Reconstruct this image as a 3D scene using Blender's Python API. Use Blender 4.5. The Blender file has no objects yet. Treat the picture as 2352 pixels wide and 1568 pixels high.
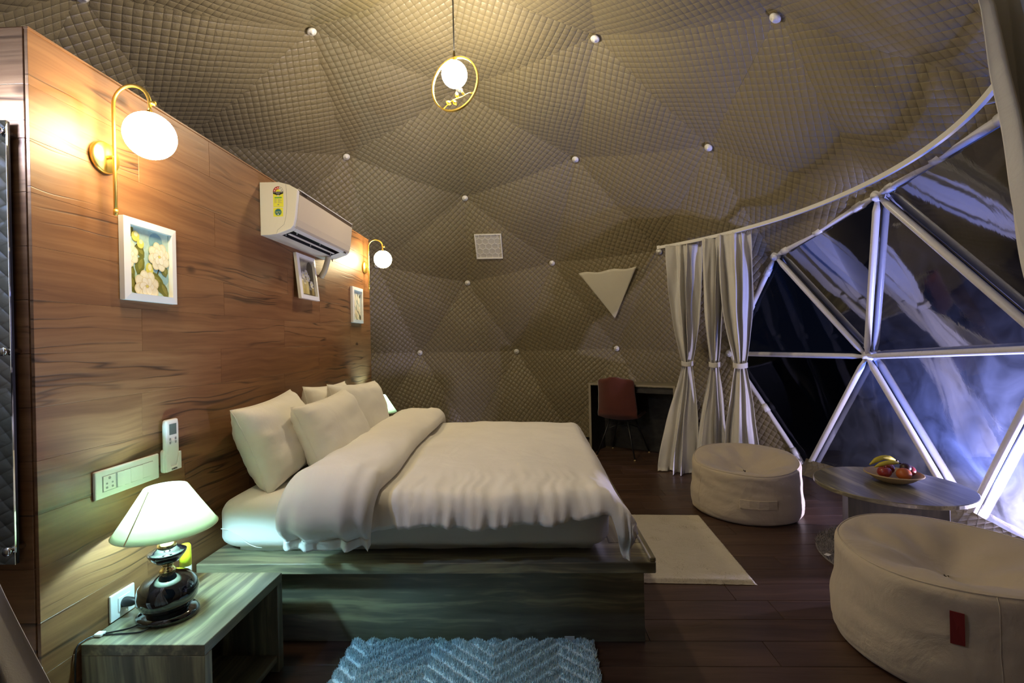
import bpy, bmesh, math, random
from mathutils import Vector, Matrix, noise
random.seed(7)
PI = math.pi
S = bpy.context.scene
COL = S.collection
# ------------------------------------------------------------------ camera
CAM_H, F_PX, PITCH, ROLL, YAW = 1.5488, 1098.46, -0.0011, 0.0215, 0.0369
cam_d = bpy.data.cameras.new('camera'); cam = bpy.data.objects.new('camera', cam_d); COL.objects.link(cam)
cam_d.sensor_width = 36.0; cam_d.lens = F_PX / 2352 * 36.0; cam_d.clip_start = 0.05; cam_d.clip_end = 300
cam.matrix_world = (Matrix.Translation((0, 0, CAM_H)) @ Matrix.Rotation(YAW, 4, 'Z') @ Matrix.Rotation(PI/2 + PITCH, 4, 'X') @ Matrix.Rotation(-ROLL, 4, 'Z'))
S.camera = cam
# ------------------------------------------------------------------ world and exposure
w = bpy.data.worlds.new('night'); S.world = w; w.use_nodes = True
bg = w.node_tree.nodes['Background']; bg.inputs[0].default_value = (0.10, 0.16, 0.42, 1); bg.inputs[1].default_value = 0.004
S.view_settings.view_transform = 'Standard'; S.view_settings.look = 'None'
S.view_settings.exposure = 1.68; S.view_settings.gamma = 1.0; S.view_settings.use_curve_mapping = False
L_PENDANT, L_SCONCE, W_LAMP, W_FLOOD, W_BLUE, L_LED = 86.0, 25.0, 8.2, 160.0, 200.0, 480.0

# ------------------------------------------------------------------ helpers
def link(o, parent=None):
    COL.objects.link(o)
    if parent is not None:
        o.parent = parent
        o.matrix_parent_inverse = Matrix.Translation(-parent_loc(parent))
    return o
def parent_loc(p): return Vector(p.location) if p.parent is None else Vector((0, 0, 0))
def mesh_obj(name, verts, faces, mat, parent=None, smooth=False):
    me = bpy.data.meshes.new(name); me.from_pydata([tuple(v) for v in verts], [], faces); me.update()
    if smooth: me.polygons.foreach_set('use_smooth', [True]*len(me.polygons))
    if mat: me.materials.append(mat)
    return link(bpy.data.objects.new(name, me), parent)
def bm_obj(name, bm, mat, parent=None, smooth=False):
    me = bpy.data.meshes.new(name); bm.to_mesh(me); bm.free()
    if smooth: me.polygons.foreach_set('use_smooth', [True]*len(me.polygons))
    if mat: me.materials.append(mat)
    return link(bpy.data.objects.new(name, me), parent)
def thing(name, loc, label, cat, group=None):
    o = bpy.data.objects.new(name, None); o.location = loc; o.empty_display_size = .1; COL.objects.link(o)
    return tag(o, label, cat, group)
def tag(o, label, cat, group=None):
    o['label'] = label; o['category'] = cat
    if group: o['group'] = group
    return o
def struct(o, label=None):
    o['kind'] = 'structure'
    if label: o['label'] = label
    return o
def root(name, loc, label=None):
    o = bpy.data.objects.new(name, None); o.location = loc; o.empty_display_size = .1; COL.objects.link(o)
    return struct(o, label)
def box_geo(bm, lo, hi, bevel=0.0, seg=1, M=None):
    r = bmesh.ops.create_cube(bm, size=1)['verts']
    c = [(a+b)/2 for a, b in zip(lo, hi)]; s = [max(abs(b-a), 1e-5) for a, b in zip(lo, hi)]
    bmesh.ops.transform(bm, matrix=Matrix.Translation(c) @ Matrix.Diagonal((*s, 1)), verts=r)
    if bevel > 0:
        es = {e for v in r for e in v.link_edges}
        out = bmesh.ops.bevel(bm, geom=list(es), offset=bevel, segments=seg, affect='EDGES', profile=.5)
        r = list({v for f in out['faces'] for v in f.verts} | {v for v in r if v.is_valid})
    if M is not None: bmesh.ops.transform(bm, matrix=M, verts=r)
    return r
def box(name, lo, hi, mat, parent=None, bevel=0.0, seg=1, M=None):
    bm = bmesh.new(); box_geo(bm, lo, hi, bevel, seg, M)
    return bm_obj(name, bm, mat, parent)
def lathe(name, prof, c, mat, parent=None, n=40, axis='Z', smooth=True, sx=1, sy=1, M=None):
    vs, fs = [], []
    for r, z in prof:
        for i in range(n):
            a = 2*PI*i/n
            p = Vector((r*sx*math.cos(a), r*sy*math.sin(a), z))
            if axis == 'X': p = Vector((p.z, p.x, p.y))
            if axis == 'Y': p = Vector((p.x, p.z, p.y))
            if M is not None: p = M @ p
            vs.append(p + Vector(c))
    for j in range(len(prof)-1):
        for i in range(n):
            k = (i+1) % n
            fs.append((j*n+i, j*n+k, (j+1)*n+k, (j+1)*n+i))
    if prof[0][0] > 1e-6: fs.append(tuple(range(n-1, -1, -1)))
    if prof[-1][0] > 1e-6: fs.append(tuple(range((len(prof)-1)*n, len(prof)*n)))
    o = mesh_obj(name, vs, fs, mat, parent, smooth)
    return o
def sphere_prof(r, n=18, z0=0.0, sz=1.0):
    return [(max(r*math.sin(PI*i/n), 1e-7), z0 - r*sz*math.cos(PI*i/n)) for i in range(n+1)]
def tube(name, pts, r, mat, parent=None, n=10, closed=False, cap=True):
    pts = [Vector(p) for p in pts]; m = len(pts); vs, fs = [], []
    rr = r if isinstance(r, (list, tuple)) else [r]*m
    up = None
    for i, p in enumerate(pts):
        if closed: t = pts[(i+1) % m] - pts[i-1]
        else: t = pts[min(i+1, m-1)] - pts[max(i-1, 0)]
        t.normalize()
        if up is None:
            up = Vector((0, 0, 1)) if abs(t.z) < .9 else Vector((1, 0, 0))
        a = t.cross(up)
        if a.length < 1e-4: a = t.cross(Vector((1, 0, 0)))
        a.normalize(); b = a.cross(t).normalized(); up = b
        for k in range(n):
            th = 2*PI*k/n
            vs.append(p + a*(rr[i]*math.cos(th)) + b*(rr[i]*math.sin(th)))
    seg = m if closed else m-1
    for i in range(seg):
        j = (i+1) % m
        for k in range(n):
            l = (k+1) % n
            fs.append((i*n+k, i*n+l, j*n+l, j*n+k))
    if cap and not closed:
        fs.append(tuple(range(n-1, -1, -1))); fs.append(tuple(range((m-1)*n, m*n)))
    return mesh_obj(name, vs, fs, mat, parent, True)
def grid(name, nu, nv, fn, mat, parent=None, closed_u=False, smooth=True, uvs=None):
    vs = [fn(i/nu, j/nv) for j in range(nv+1) for i in range(nu + (0 if closed_u else 1))]
    W = nu + (0 if closed_u else 1); fs = []
    for j in range(nv):
        for i in range(nu):
            k = (i+1) % W if closed_u else i+1
            fs.append((j*W+i, j*W+k, (j+1)*W+k, (j+1)*W+i))
    return mesh_obj(name, vs, fs, mat, parent, smooth)
def poly(name, pts, mat, parent=None, thick=0.0, n=None):
    pts = [Vector(p) for p in pts]; k = len(pts)
    if thick == 0: return mesh_obj(name, pts, [tuple(range(k))], mat, parent)
    n = n or (pts[1]-pts[0]).cross(pts[2]-pts[0]).normalized()
    vs = pts + [p + n*thick for p in pts]
    fs = [tuple(range(k-1, -1, -1)), tuple(range(k, 2*k))] + [(i, (i+1) % k, k+(i+1) % k, k+i) for i in range(k)]
    return mesh_obj(name, vs, fs, mat, parent)
def text(name, body, size, M, mat, parent=None, align='CENTER', ext=0.0006):
    cu = bpy.data.curves.new(name, 'FONT'); cu.body = body; cu.size = size; cu.align_x = align; cu.align_y = 'CENTER'; cu.extrude = ext
    cu.resolution_u = 2
    t = bpy.data.objects.new(name, cu); COL.objects.link(t)
    dg = bpy.context.evaluated_depsgraph_get()
    me = bpy.data.meshes.new_from_object(t.evaluated_get(dg)); bpy.data.objects.remove(t)
    me.transform(M); me.materials.clear(); me.materials.append(mat); me.name = name
    return link(bpy.data.objects.new(name, me), parent)
def nz(x, y=0., z=0.): return noise.noise(Vector((x, y, z)))
def sm(a, b, x):
    t = min(max((x-a)/(b-a), 0), 1); return t*t*(3-2*t)
def basis(o, ex, ey):
    ex = Vector(ex).normalized(); ey = Vector(ey).normalized(); ez = ex.cross(ey)
    return Matrix((( ex.x, ey.x, ez.x, o[0]), (ex.y, ey.y, ez.y, o[1]), (ex.z, ey.z, ez.z, o[2]), (0, 0, 0, 1)))
# ------------------------------------------------------------------ materials
class NT:
    def __init__(self, name):
        self.m = bpy.data.materials.new(name); self.m.use_nodes = True
        self.t = self.m.node_tree; self.b = self.t.nodes['Principled BSDF']; self.out = self.t.nodes['Material Output']
    def n(self, typ, **kw):
        nd = self.t.nodes.new('ShaderNode'+typ)
        for k, v in kw.items():
            if k.startswith('i'):
                s = k[1:]; nd.inputs[int(s) if s.isdigit() else s].default_value = v
            else: setattr(nd, k, v)
        return nd
    def l(self, a, b): self.t.links.new(a, b)
    def ramp(self, fac, stops):
        r = self.n('ValToRGB'); e = r.color_ramp.elements
        while len(e) < len(stops): e.new(.5)
        for x, (p, c) in zip(e, stops): x.position = p; x.color = (*c, 1)
        self.l(fac, r.inputs[0]); return r.outputs[0]
    def math(self, op, a, b=None, c=None):
        m = self.n('Math', operation=op)
        for i, v in enumerate((a, b, c)):
            if v is None: continue
            if isinstance(v, (int, float)): m.inputs[i].default_value = v
            else: self.l(v, m.inputs[i])
        return m.outputs[0]
    def bump(self, h, strength=.3, dist=.01):
        b = self.n('Bump'); b.inputs['Strength'].default_value = strength; b.inputs['Distance'].default_value = dist
        self.l(h, b.inputs['Height']); self.l(b.outputs[0], self.b.inputs['Normal'])
    def mixc(self, fac, a, b):
        m = self.n('Mix', data_type='RGBA')
        self.l(fac, m.inputs[0])
        for i, v in ((6, a), (7, b)):
            if isinstance(v, tuple): m.inputs[i].default_value = (*v, 1)
            else: self.l(v, m.inputs[i])
        return m.outputs[2]
def plain(name, c, rough=.5, metal=0.0, coat=0.0, spec=None, bump=None, sheen=0.0):
    k = NT(name); b = k.b
    b.inputs['Base Color'].default_value = (*c, 1); b.inputs['Roughness'].default_value = rough; b.inputs['Metallic'].default_value = metal
    b.inputs['Coat Weight'].default_value = coat; b.inputs['Sheen Weight'].default_value = sheen
    if spec is not None: b.inputs['Specular IOR Level'].default_value = spec
    g = k.n('NewGeometry'); n = k.n('TexNoise'); n.inputs['Scale'].default_value = bump[0] if bump else 30
    n.inputs['Detail'].default_value = 4; k.l(g.outputs['Position'], n.inputs['Vector'])
    mr = k.n('MapRange'); mr.inputs[3].default_value = rough*.9; mr.inputs[4].default_value = min(rough*1.1, 1); k.l(n.outputs[0], mr.inputs[0]); k.l(mr.outputs[0], b.inputs['Roughness'])
    if bump: k.bump(n.outputs[0], bump[1], bump[2])
    return k.m
def emis(name, c, s):
    k = NT(name); e = k.n('Emission'); e.inputs[0].default_value = (*c, 1); e.inputs[1].default_value = s
    k.l(e.outputs[0], k.out.inputs[0]); return k.m
def wood(name, stops, along='Y', sc=(2.0, 1.0, 22.0), knots=True, rough=.45, crack=.85, coat=0.0, per_object=True):
    """grain stretched along one axis; stops: colour ramp"""
    k = NT(name); g = k.n('NewGeometry'); oi = k.n('ObjectInfo')
    off = k.n('VectorMath', operation='ADD'); sc_r = k.n('VectorMath', operation='SCALE'); sc_r.inputs[3].default_value = 13.7 if per_object else 0.0
    cv = k.n('CombineXYZ'); [k.l(oi.outputs['Random'], cv.inputs[i]) for i in range(3)]
    k.l(cv.outputs[0], sc_r.inputs[0]); k.l(g.outputs['Position'], off.inputs[0]); k.l(sc_r.outputs[0], off.inputs[1])
    # gentle waviness
    nw = k.n('TexNoise'); nw.inputs['Scale'].default_value = 1.6; nw.inputs['Detail'].default_value = 2; k.l(off.outputs[0], nw.inputs['Vector'])
    wv = k.n('VectorMath', operation='MULTIPLY_ADD'); k.l(nw.outputs['Color'], wv.inputs[0]); wv.inputs[1].default_value = (.10, .10, .10); k.l(off.outputs[0], wv.inputs[2])
    base = wv.outputs[0]
    mp = k.n('Mapping'); mp.inputs['Scale'].default_value = sc; k.l(base, mp.inputs[0])
    n1 = k.n('TexNoise'); n1.inputs['Scale'].default_value = 1.0; n1.inputs['Detail'].default_value = 6; n1.inputs['Roughness'].default_value = .62; k.l(mp.outputs[0], n1.inputs['Vector'])
    mp2 = k.n('Mapping'); mp2.inputs['Scale'].default_value = tuple(s*3.2 for s in sc); k.l(base, mp2.inputs[0])
    n2 = k.n('TexNoise'); n2.inputs['Scale'].default_value = 1.0; n2.inputs['Detail'].default_value = 3; k.l(mp2.outputs[0], n2.inputs['Vector'])
    v = k.math('MULTIPLY_ADD', n2.outputs[0], .35, k.math('MULTIPLY', n1.outputs[0], .75))
    v = k.math('ADD', v, k.math('MULTIPLY', k.math('SUBTRACT', oi.outputs['Random'], .5), .10 if per_object else 0.0))
    colr = k.ramp(v, stops)
    hgt = v
    if crack > 0:
        mp3 = k.n('Mapping'); mp3.inputs['Scale'].default_value = tuple(s*.55 for s in sc); mp3.inputs['Location'].default_value = (3.1, 7.7, 1.3); k.l(base, mp3.inputs[0])
        n3 = k.n('TexNoise'); n3.inputs['Scale'].default_value = 1.0; n3.inputs['Detail'].default_value = 2; k.l(mp3.outputs[0], n3.inputs['Vector'])
        d = k.math('ABSOLUTE', k.math('SUBTRACT', n3.outputs[0], .5))
        line = k.n('MapRange'); line.inputs[1].default_value = 0.0; line.inputs[2].default_value = .022; line.inputs[3].default_value = 1; line.inputs[4].default_value = 0; k.l(d, line.inputs[0])
        nm = k.n('TexNoise'); nm.inputs['Scale'].default_value = 2.3; k.l(off.outputs[0], nm.inputs['Vector'])
        mk = k.n('MapRange'); mk.inputs[1].default_value = .44; mk.inputs[2].default_value = .58; k.l(nm.outputs[0], mk.inputs[0])
        f = k.math('MULTIPLY', k.math('MULTIPLY', line.outputs[0], mk.outputs[0]), crack)
        colr = k.mixc(f, colr, tuple(c*.22 for c in stops[0][1]))
        hgt = k.math('SUBTRACT', hgt, f)
    if knots:
        mk_ = k.n('Mapping'); mk_.inputs['Scale'].default_value = {'Y': (3, 1.7, 3.0), 'X': (1.7, 3, 3.0), 'Z': (3, 3, 1.7)}[along]; k.l(off.outputs[0], mk_.inputs[0])
        vo = k.n('TexVoronoi'); vo.inputs['Scale'].default_value = 1.35; k.l(mk_.outputs[0], vo.inputs['Vector'])
        kd = k.n('MapRange'); kd.inputs[1].default_value = .045; kd.inputs[2].default_value = .11; kd.inputs[3].default_value = .8; kd.inputs[4].default_value = 0; k.l(vo.outputs['Distance'], kd.inputs[0])
        colr = k.mixc(kd.outputs[0], colr, tuple(c*.25 for c in stops[0][1]))
    k.l(colr, k.b.inputs['Base Color']); k.b.inputs['Roughness'].default_value = rough; k.b.inputs['Coat Weight'].default_value = coat; k.b.inputs['Coat Roughness'].default_value = .2
    k.bump(hgt, .25, .004)
    return k.m
def fabric(name, c, c2=None, weave=420, rough=.85, wr=6.0, wrs=.25, wrd=.02, sheen=.25):
    k = NT(name); g = k.n('NewGeometry')
    n = k.n('TexNoise'); n.inputs['Scale'].default_value = wr; n.inputs['Detail'].default_value = 4; n.inputs['Distortion'].default_value = .6; k.l(g.outputs['Position'], n.inputs['Vector'])
    n2 = k.n('TexNoise'); n2.inputs['Scale'].default_value = weave; k.l(g.outputs['Position'], n2.inputs['Vector'])
    col = k.mixc(n.outputs[0], c, c2 or tuple(x*.92 for x in c)); k.l(col, k.b.inputs['Base Color'])
    k.b.inputs['Roughness'].default_value = rough; k.b.inputs['Sheen Weight'].default_value = sheen
    k.bump(k.math('MULTIPLY_ADD', n2.outputs[0], .05, n.outputs[0]), wrs, wrd); return k.m

M_wall = wood('pine wall laminate', [(.22, (.085, .032, .011)), (.42, (.150, .062, .022)), (.58, (.205, .092, .034)), (.8, (.27, .135, .054))], sc=(2.0, .9, 20.0))
M_wallx = wood('pine wall laminate across', [(.22, (.085, .032, .011)), (.42, (.150, .062, .022)), (.58, (.205, .092, .034)), (.8, (.27, .135, .054))], along='X', sc=(.9, 2.0, 20.0))
M_wallback = plain('wall core', (.05, .028, .014), .8)
G_ST = [(.30, (.065, .058, .040)), (.46, (.135, .122, .082)), (.57, (.19, .172, .115)), (.66, (.40, .36, .21)), (.78, (.20, .18, .12))]
M_lamx = wood('grey olive laminate x', G_ST, along='X', sc=(.55, 9.0, 9.0), knots=False, rough=.3, crack=.25, coat=.25, per_object=False)
M_lamy = wood('grey olive laminate y', G_ST, along='Y', sc=(11.0, .55, 11.0), knots=False, rough=.3, crack=.25, coat=.25, per_object=False)
M_lamz = wood('grey olive laminate z', G_ST, along='Z', sc=(11.0, 11.0, .55), knots=False, rough=.35, crack=.25, coat=.1, per_object=False)
M_floor = wood('dark walnut floor', [(.3, (.030, .0160, .0100)), (.5, (.056, .029, .018)), (.7, (.088, .048, .031))], along='X', sc=(.7, 14.0, 14.0), knots=False, rough=.42, crack=.3, coat=.12)
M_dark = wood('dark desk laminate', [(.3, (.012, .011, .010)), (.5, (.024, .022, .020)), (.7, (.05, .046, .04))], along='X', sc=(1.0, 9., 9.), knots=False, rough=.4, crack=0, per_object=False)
M_base = wood('dark grey olive laminate', [(.30, (.016, .015, .012)), (.5, (.034, .032, .026)), (.68, (.085, .078, .055))], along='Z', sc=(11.0, 11.0, .55), knots=False, rough=.45, crack=0, per_object=False)
M_sheet = fabric('white cotton sheet', (.78, .76, .70), (.72, .70, .64), wr=5, wrs=.12, wrd=.02)
M_duvet = fabric('white cotton duvet', (.80, .77, .71), (.74, .71, .65), wr=4, wrs=.35, wrd=.03)
M_pillow = fabric('white pillowcase', (.80, .77, .70), (.74, .71, .64), wr=7, wrs=.35, wrd=.02)
M_canvas = fabric('cream canvas', (.56, .48, .345), (.50, .42, .30), wr=5, wrs=.6, wrd=.03)
M_curtain = fabric('off white curtain cloth', (.66, .64, .60), (.60, .58, .54), wr=6, wrs=.3, wrd=.02)
M_rugw = fabric('white plush', (.62, .57, .46), (.56, .51, .41), weave=260, wr=26, wrs=.35, wrd=.012, rough=1)
M_bluerug = fabric('pale blue shag', (.62, .80, .87), (.70, .84, .90), weave=300, wr=40, wrs=.8, wrd=.01, rough=1)
M_fur = fabric('grey fur', (.17, .15, .145), (.26, .235, .225), weave=300, wr=30, wrs=.8, wrd=.012, rough=1)
M_white = plain('white satin plastic', (.80, .79, .76), .32)
M_acbody = plain('white appliance plastic', (.78, .75, .69), .35)
M_acfront = plain('pearl appliance front', (.62, .53, .39), .45)
M_brownstrip = plain('brown trim strip', (.085, .06, .04), .35)
M_black = plain('black plastic', (.012, .012, .013), .35)
M_blackgl = plain('black glazed ceramic', (.006, .006, .009), .07, coat=1.0)
M_gold = plain('brushed gold', (.85, .60, .14), .40, 1.0)
M_brass = plain('bright brass', (.86, .68, .32), .18, 1.0)
M_chrome = plain('chrome', (.75, .76, .8), .1, 1.0)
M_red = fabric('rust red upholstery', (.10, .017, .007), (.08, .013, .006), weave=350, wr=20, wrs=.1, wrd=.004)
M_redtag = plain('red label', (.18, .012, .010), .6)
M_pipe = plain('white painted steel', (.74, .73, .74), .28)
M_yellow = plain('yellow cap', (.80, .78, .03), .4)
M_labelyel = plain('yellow label', (.83, .82, .06), .5)
M_labelgrn = plain('label green', (.13, .42, .08), .5)
M_teal = plain('label teal', (.01, .16, .20), .5)
M_labelred = plain('label red', (.55, .02, .02), .5)
M_grey = plain('grey print', (.28, .28, .28), .5)
M_screen = plain('grey display', (.12, .16, .15), .2)
M_concrete = plain('dark night ground', (.02, .024, .02), .9)
M_mirror = plain('mirror glass', (.82, .84, .84), .03, 1.0)
M_apple = plain('apple skin', (.28, .025, .018), .3, coat=.3, bump=(40, .05, .002))
M_orange = plain('orange peel', (.42, .10, .015), .4, bump=(300, .3, .001))
M_plum = plain('dark plum skin', (.035, .012, .014), .35)
M_banana = plain('banana peel', (.52, .43, .03), .5)
M_bamboo = plain('woven bowl', (.42, .30, .14), .6, bump=(220, .6, .003))
M_glow_p = emis('pendant globe glow', (1.0, .85, .58), L_PENDANT)
M_glow_s = emis('sconce globe glow', (1.0, .79, .44), L_SCONCE)
M_glow_b = emis('cool bulb glow', (.40, .80, 1.0), W_LAMP/.0227)
M_glow_led = emis('cool led', (.34, .52, 1.0), L_LED)

def lining_mat():
    k = NT('quilted taupe lining'); uv = k.n('UVMap'); g = k.n('NewGeometry')
    nw = k.n('TexNoise'); nw.inputs['Scale'].default_value = 2.2; nw.inputs['Detail'].default_value = 2; k.l(g.outputs['Position'], nw.inputs['Vector'])
    wv = k.n('VectorMath', operation='MULTIPLY_ADD'); k.l(nw.outputs['Color'], wv.inputs[0]); wv.inputs[1].default_value = (.03, .03, 0); k.l(uv.outputs[0], wv.inputs[2])
    sp = k.n('SeparateXYZ'); k.l(wv.outputs[0], sp.inputs[0])
    P = PI/.060
    def fam(o, amp):
        a = k.math('ABSOLUTE', k.math('SINE', k.math('MULTIPLY', o, P)))
        return k.math('MULTIPLY', k.math('POWER', a, .45), amp)
    h = k.math('ADD', fam(sp.outputs[0], 1.0), fam(sp.outputs[1], .75))
    n2 = k.n('TexNoise'); n2.inputs['Scale'].default_value = 20; n2.inputs['Detail'].default_value = 3; n2.inputs['Distortion'].default_value = 1.2; k.l(g.outputs['Position'], n2.inputs['Vector'])
    h = k.math('MULTIPLY_ADD', n2.outputs[0], .55, h)
    n3 = k.n('TexNoise'); n3.inputs['Scale'].default_value = 1.1; k.l(g.outputs['Position'], n3.inputs['Vector'])
    k.l(k.mixc(n3.outputs[0], (.205, .170, .098), (.240, .200, .120)), k.b.inputs['Base Color'])
    k.b.inputs['Roughness'].default_value = .42; k.b.inputs['Specular IOR Level'].default_value = .6
    k.bump(h, .8, .010); return k.m
M_lining = lining_mat()
def pane_mat():
    k = NT('clear vinyl pane'); t = k.t
    tr = k.n('BsdfTransparent'); tr.inputs[0].default_value = (.86, .88, .92, 1)
    gl = k.n('BsdfGlossy'); gl.inputs['Roughness'].default_value = .04; gl.inputs['Color'].default_value = (.9, .92, 1, 1)
    g = k.n('NewGeometry'); n = k.n('TexNoise'); n.inputs['Scale'].default_value = 3.5; n.inputs['Detail'].default_value = 5; n.inputs['Distortion'].default_value = 1; k.l(g.outputs['Position'], n.inputs['Vector'])
    bp = k.n('Bump'); bp.inputs['Strength'].default_value = .06; bp.inputs['Distance'].default_value = .01; k.l(n.outputs[0], bp.inputs['Height']); k.l(bp.outputs[0], gl.inputs['Normal'])
    tl = k.n('BsdfTranslucent'); tl.inputs[0].default_value = (.7, .78, .95, 1)
    fr = k.n('Fresnel'); fr.inputs[0].default_value = 1.35
    hz = k.n('MapRange'); hz.inputs[1].default_value = .3; hz.inputs[2].default_value = .75; hz.inputs[3].default_value = .02; hz.inputs[4].default_value = .11; k.l(n.outputs[0], hz.inputs[0])
    m1 = k.n('MixShader'); k.l(hz.outputs[0], m1.inputs[0]); k.l(tr.outputs[0], m1.inputs[1]); k.l(tl.outputs[0], m1.inputs[2])
    m2 = k.n('MixShader'); k.l(k.math('MULTIPLY', fr.outputs[0], .45), m2.inputs[0]); k.l(m1.outputs[0], m2.inputs[1]); k.l(gl.outputs[0], m2.inputs[2])
    k.l(m2.outputs[0], k.out.inputs[0]); return k.m
M_pane = pane_mat()
def shade_mat(name, c, trans=.6):
    k = NT(name); d = k.n('BsdfDiffuse'); d.inputs[0].default_value = (*c, 1); t = k.n('BsdfTranslucent'); t.inputs[0].default_value = (*c, 1)
    g = k.n('NewGeometry'); n = k.n('TexNoise'); n.inputs['Scale'].default_value = 300; k.l(g.outputs['Position'], n.inputs['Vector'])
    bp = k.n('Bump'); bp.inputs['Strength'].default_value = .1; bp.inputs['Distance'].default_value = .001; k.l(n.outputs[0], bp.inputs['Height']); k.l(bp.outputs[0], d.inputs['Normal'])
    m = k.n('MixShader'); m.inputs[0].default_value = trans; k.l(d.outputs[0], m.inputs[1]); k.l(t.outputs[0], m.inputs[2]); k.l(m.outputs[0], k.out.inputs[0]); return k.m
M_shade = shade_mat('cream lamp shade', (.60, .60, .42), .5)
M_flap = shade_mat('white flap cloth', (.82, .78, .66), .25)
def vcol_mat():
    k = NT('printed picture'); a = k.n('Attribute', attribute_name='Col'); g = k.n('NewGeometry')
    n = k.n('TexNoise'); n.inputs['Scale'].default_value = 60; n.inputs['Detail'].default_value = 3; k.l(g.outputs['Position'], n.inputs['Vector'])
    hs = k.n('HueSaturation'); mr = k.n('MapRange'); mr.inputs[3].default_value = .8; mr.inputs[4].default_value = 1.2; k.l(n.outputs[0], mr.inputs[0]); k.l(mr.outputs[0], hs.inputs['Value'])
    k.l(a.outputs[0], hs.inputs['Color']); k.l(hs.outputs[0], k.b.inputs['Base Color']); k.b.inputs['Roughness'].default_value = .35; return k.m
M_print = vcol_mat()

# ------------------------------------------------------------------ dome geometry (three-frequency geodesic)
DC = Vector((-0.565, 3.898, 0)); DR = 4.0; DSQ = .9732
def icosphere3():
    p = (1+5**.5)/2
    V = [(-1,p,0),(1,p,0),(-1,-p,0),(1,-p,0),(0,-1,p),(0,1,p),(0,-1,-p),(0,1,-p),(p,0,-1),(p,0,1),(-p,0,-1),(-p,0,1)]
    F = [(0,11,5),(0,5,1),(0,1,7),(0,7,10),(0,10,11),(1,5,9),(5,11,4),(11,10,2),(10,7,6),(7,1,8),(3,9,4),(3,4,2),(3,2,6),(3,6,8),(3,8,9),(4,9,5),(2,4,11),(6,2,10),(8,6,7),(9,8,1)]
    V = [Vector(v).normalized() for v in V]
    a = V[0]; z = Vector((0, 0, 1)); v = a.cross(z); c = a.dot(z)
    K = Matrix(((0, -v.z, v.y), (v.z, 0, -v.x), (-v.y, v.x, 0)))
    Rm = Matrix.Identity(3) + K + (K @ K) * (1/(1+c))
    V = [Rm @ q for q in V]
    pts, key, T = [], {}, []
    def add(q):
        q = q.normalized(); k = (round(q.x, 4), round(q.y, 4), round(q.z, 4))
        if k not in key: key[k] = len(pts); pts.append(q)
        return key[k]
    for f in F:
        A, B, C = (V[i] for i in f); g = {}
        for i in range(4):
            for j in range(4-i): g[i, j] = add(A*i + B*j + C*(3-i-j))
        for i in range(3):
            for j in range(3-i):
                T.append((g[i, j], g[i+1, j], g[i, j+1]))
                if i+j < 2: T.append((g[i+1, j], g[i+1, j+1], g[i, j+1]))
    return pts, T
IP, IT = icosphere3()
TH = 1.0895 + YAW
ct, st = math.cos(TH), math.sin(TH)
NODE = [Vector((DC.x + DR*(q.x*ct - q.y*st), DC.y + DR*(q.x*st + q.y*ct), DR*DSQ*(q.z + .18))) for q in IP]
# the real frame is not perfectly regular: measured node positions
SEEN = [(-1.883,4.179,4.359),(.675,4.462,4.358),(1.781,3.403,3.789),(-2.17,5.697,3.833),(.628,6.006,3.82),(1.909,5.025,3.526),(-.856,6.629,3.566),(.368,7.192,2.716),(-.951,7.455,2.482),(1.747,6.39,2.702),(-1.774,7.645,1.397),(-.214,7.819,1.382),(1.327,7.307,1.407),(2.559,6.216,1.332),(2.727,5.369,2.42),(2.869,4.01,2.677),(3.262,4.746,1.327),(3.104,5.516,.026),(3.424,3.905,.037)]
for s in SEEN:
    s = Vector(s); i = min(range(len(NODE)), key=lambda k: (NODE[k]-s).length); NODE[i] = s
def near_node(p): return min(range(len(NODE)), key=lambda k: (NODE[k]-Vector(p)).length)
W0 = near_node((3.262,4.746,1.327)); U1 = near_node((2.727,5.369,2.42)); U2 = near_node((2.869,4.01,2.677)); NN = near_node((2.559,6.216,1.332))
P1 = near_node((3.104,5.516,.026)); P2 = near_node((3.424,3.905,.037))
tris = [t for t in IT if min(IP[i].z for i in t) > -.25]
ring = [i for i in range(len(IP)) if .1 < IP[i].z < .25]
RR = min((i for i in ring if i != W0 and NODE[i].y < NODE[W0].y - .5 and NODE[i].x > 2), key=lambda i: (NODE[i]-NODE[W0]).length)
for i in range(len(IP)):
    if -.25 < IP[i].z < -.1 and (NODE[i].z != .026 and NODE[i].z != .037): NODE[i].z = 0.02
win_t = [t for t in tris if W0 in t or RR in t]
CENT = Vector((DC.x, DC.y, 1.2))
def inward(p):
    d = Vector((DC.x, DC.y, .7)) - p; return d.normalized()
# ------------------------------------------------------------------ setting: ground, floor, dome
gr = mesh_obj('ground', [(-40,-40,-.06),(40,-40,-.06),(40,40,-.06),(-40,40,-.06)], [(0,1,2,3)], M_concrete); struct(gr, 'dark ground outside the dome at night')
fl = root('floor', (0, 0, 0), 'dark brown wood plank floor')
lathe('subfloor', [(4.02, -.055), (4.02, -.006)], (DC.x, DC.y, 0), M_wallback, fl, n=60, smooth=False)
PW = .19; yy = DC.y - 3.9; row = 0
while yy < DC.y + 3.85:
    y0, y1 = yy, yy + PW; yy += PW; row += 1
    m = max(abs(y0-DC.y), abs(y1-DC.y)); hw = math.sqrt(max(3.93**2 - m*m, .01))
    xa, xe = DC.x - hw, DC.x + hw
    x = xa - random.uniform(0, 1.2)
    while x < xe:
        a, b = max(x, xa), min(x + 1.45, xe); x += 1.45
        if b - a > .05: box('floor_plank', (a+.0012, y0+.0012, -.012), (b-.0012, y1-.0012, 0), M_floor, fl, .0015)

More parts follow.
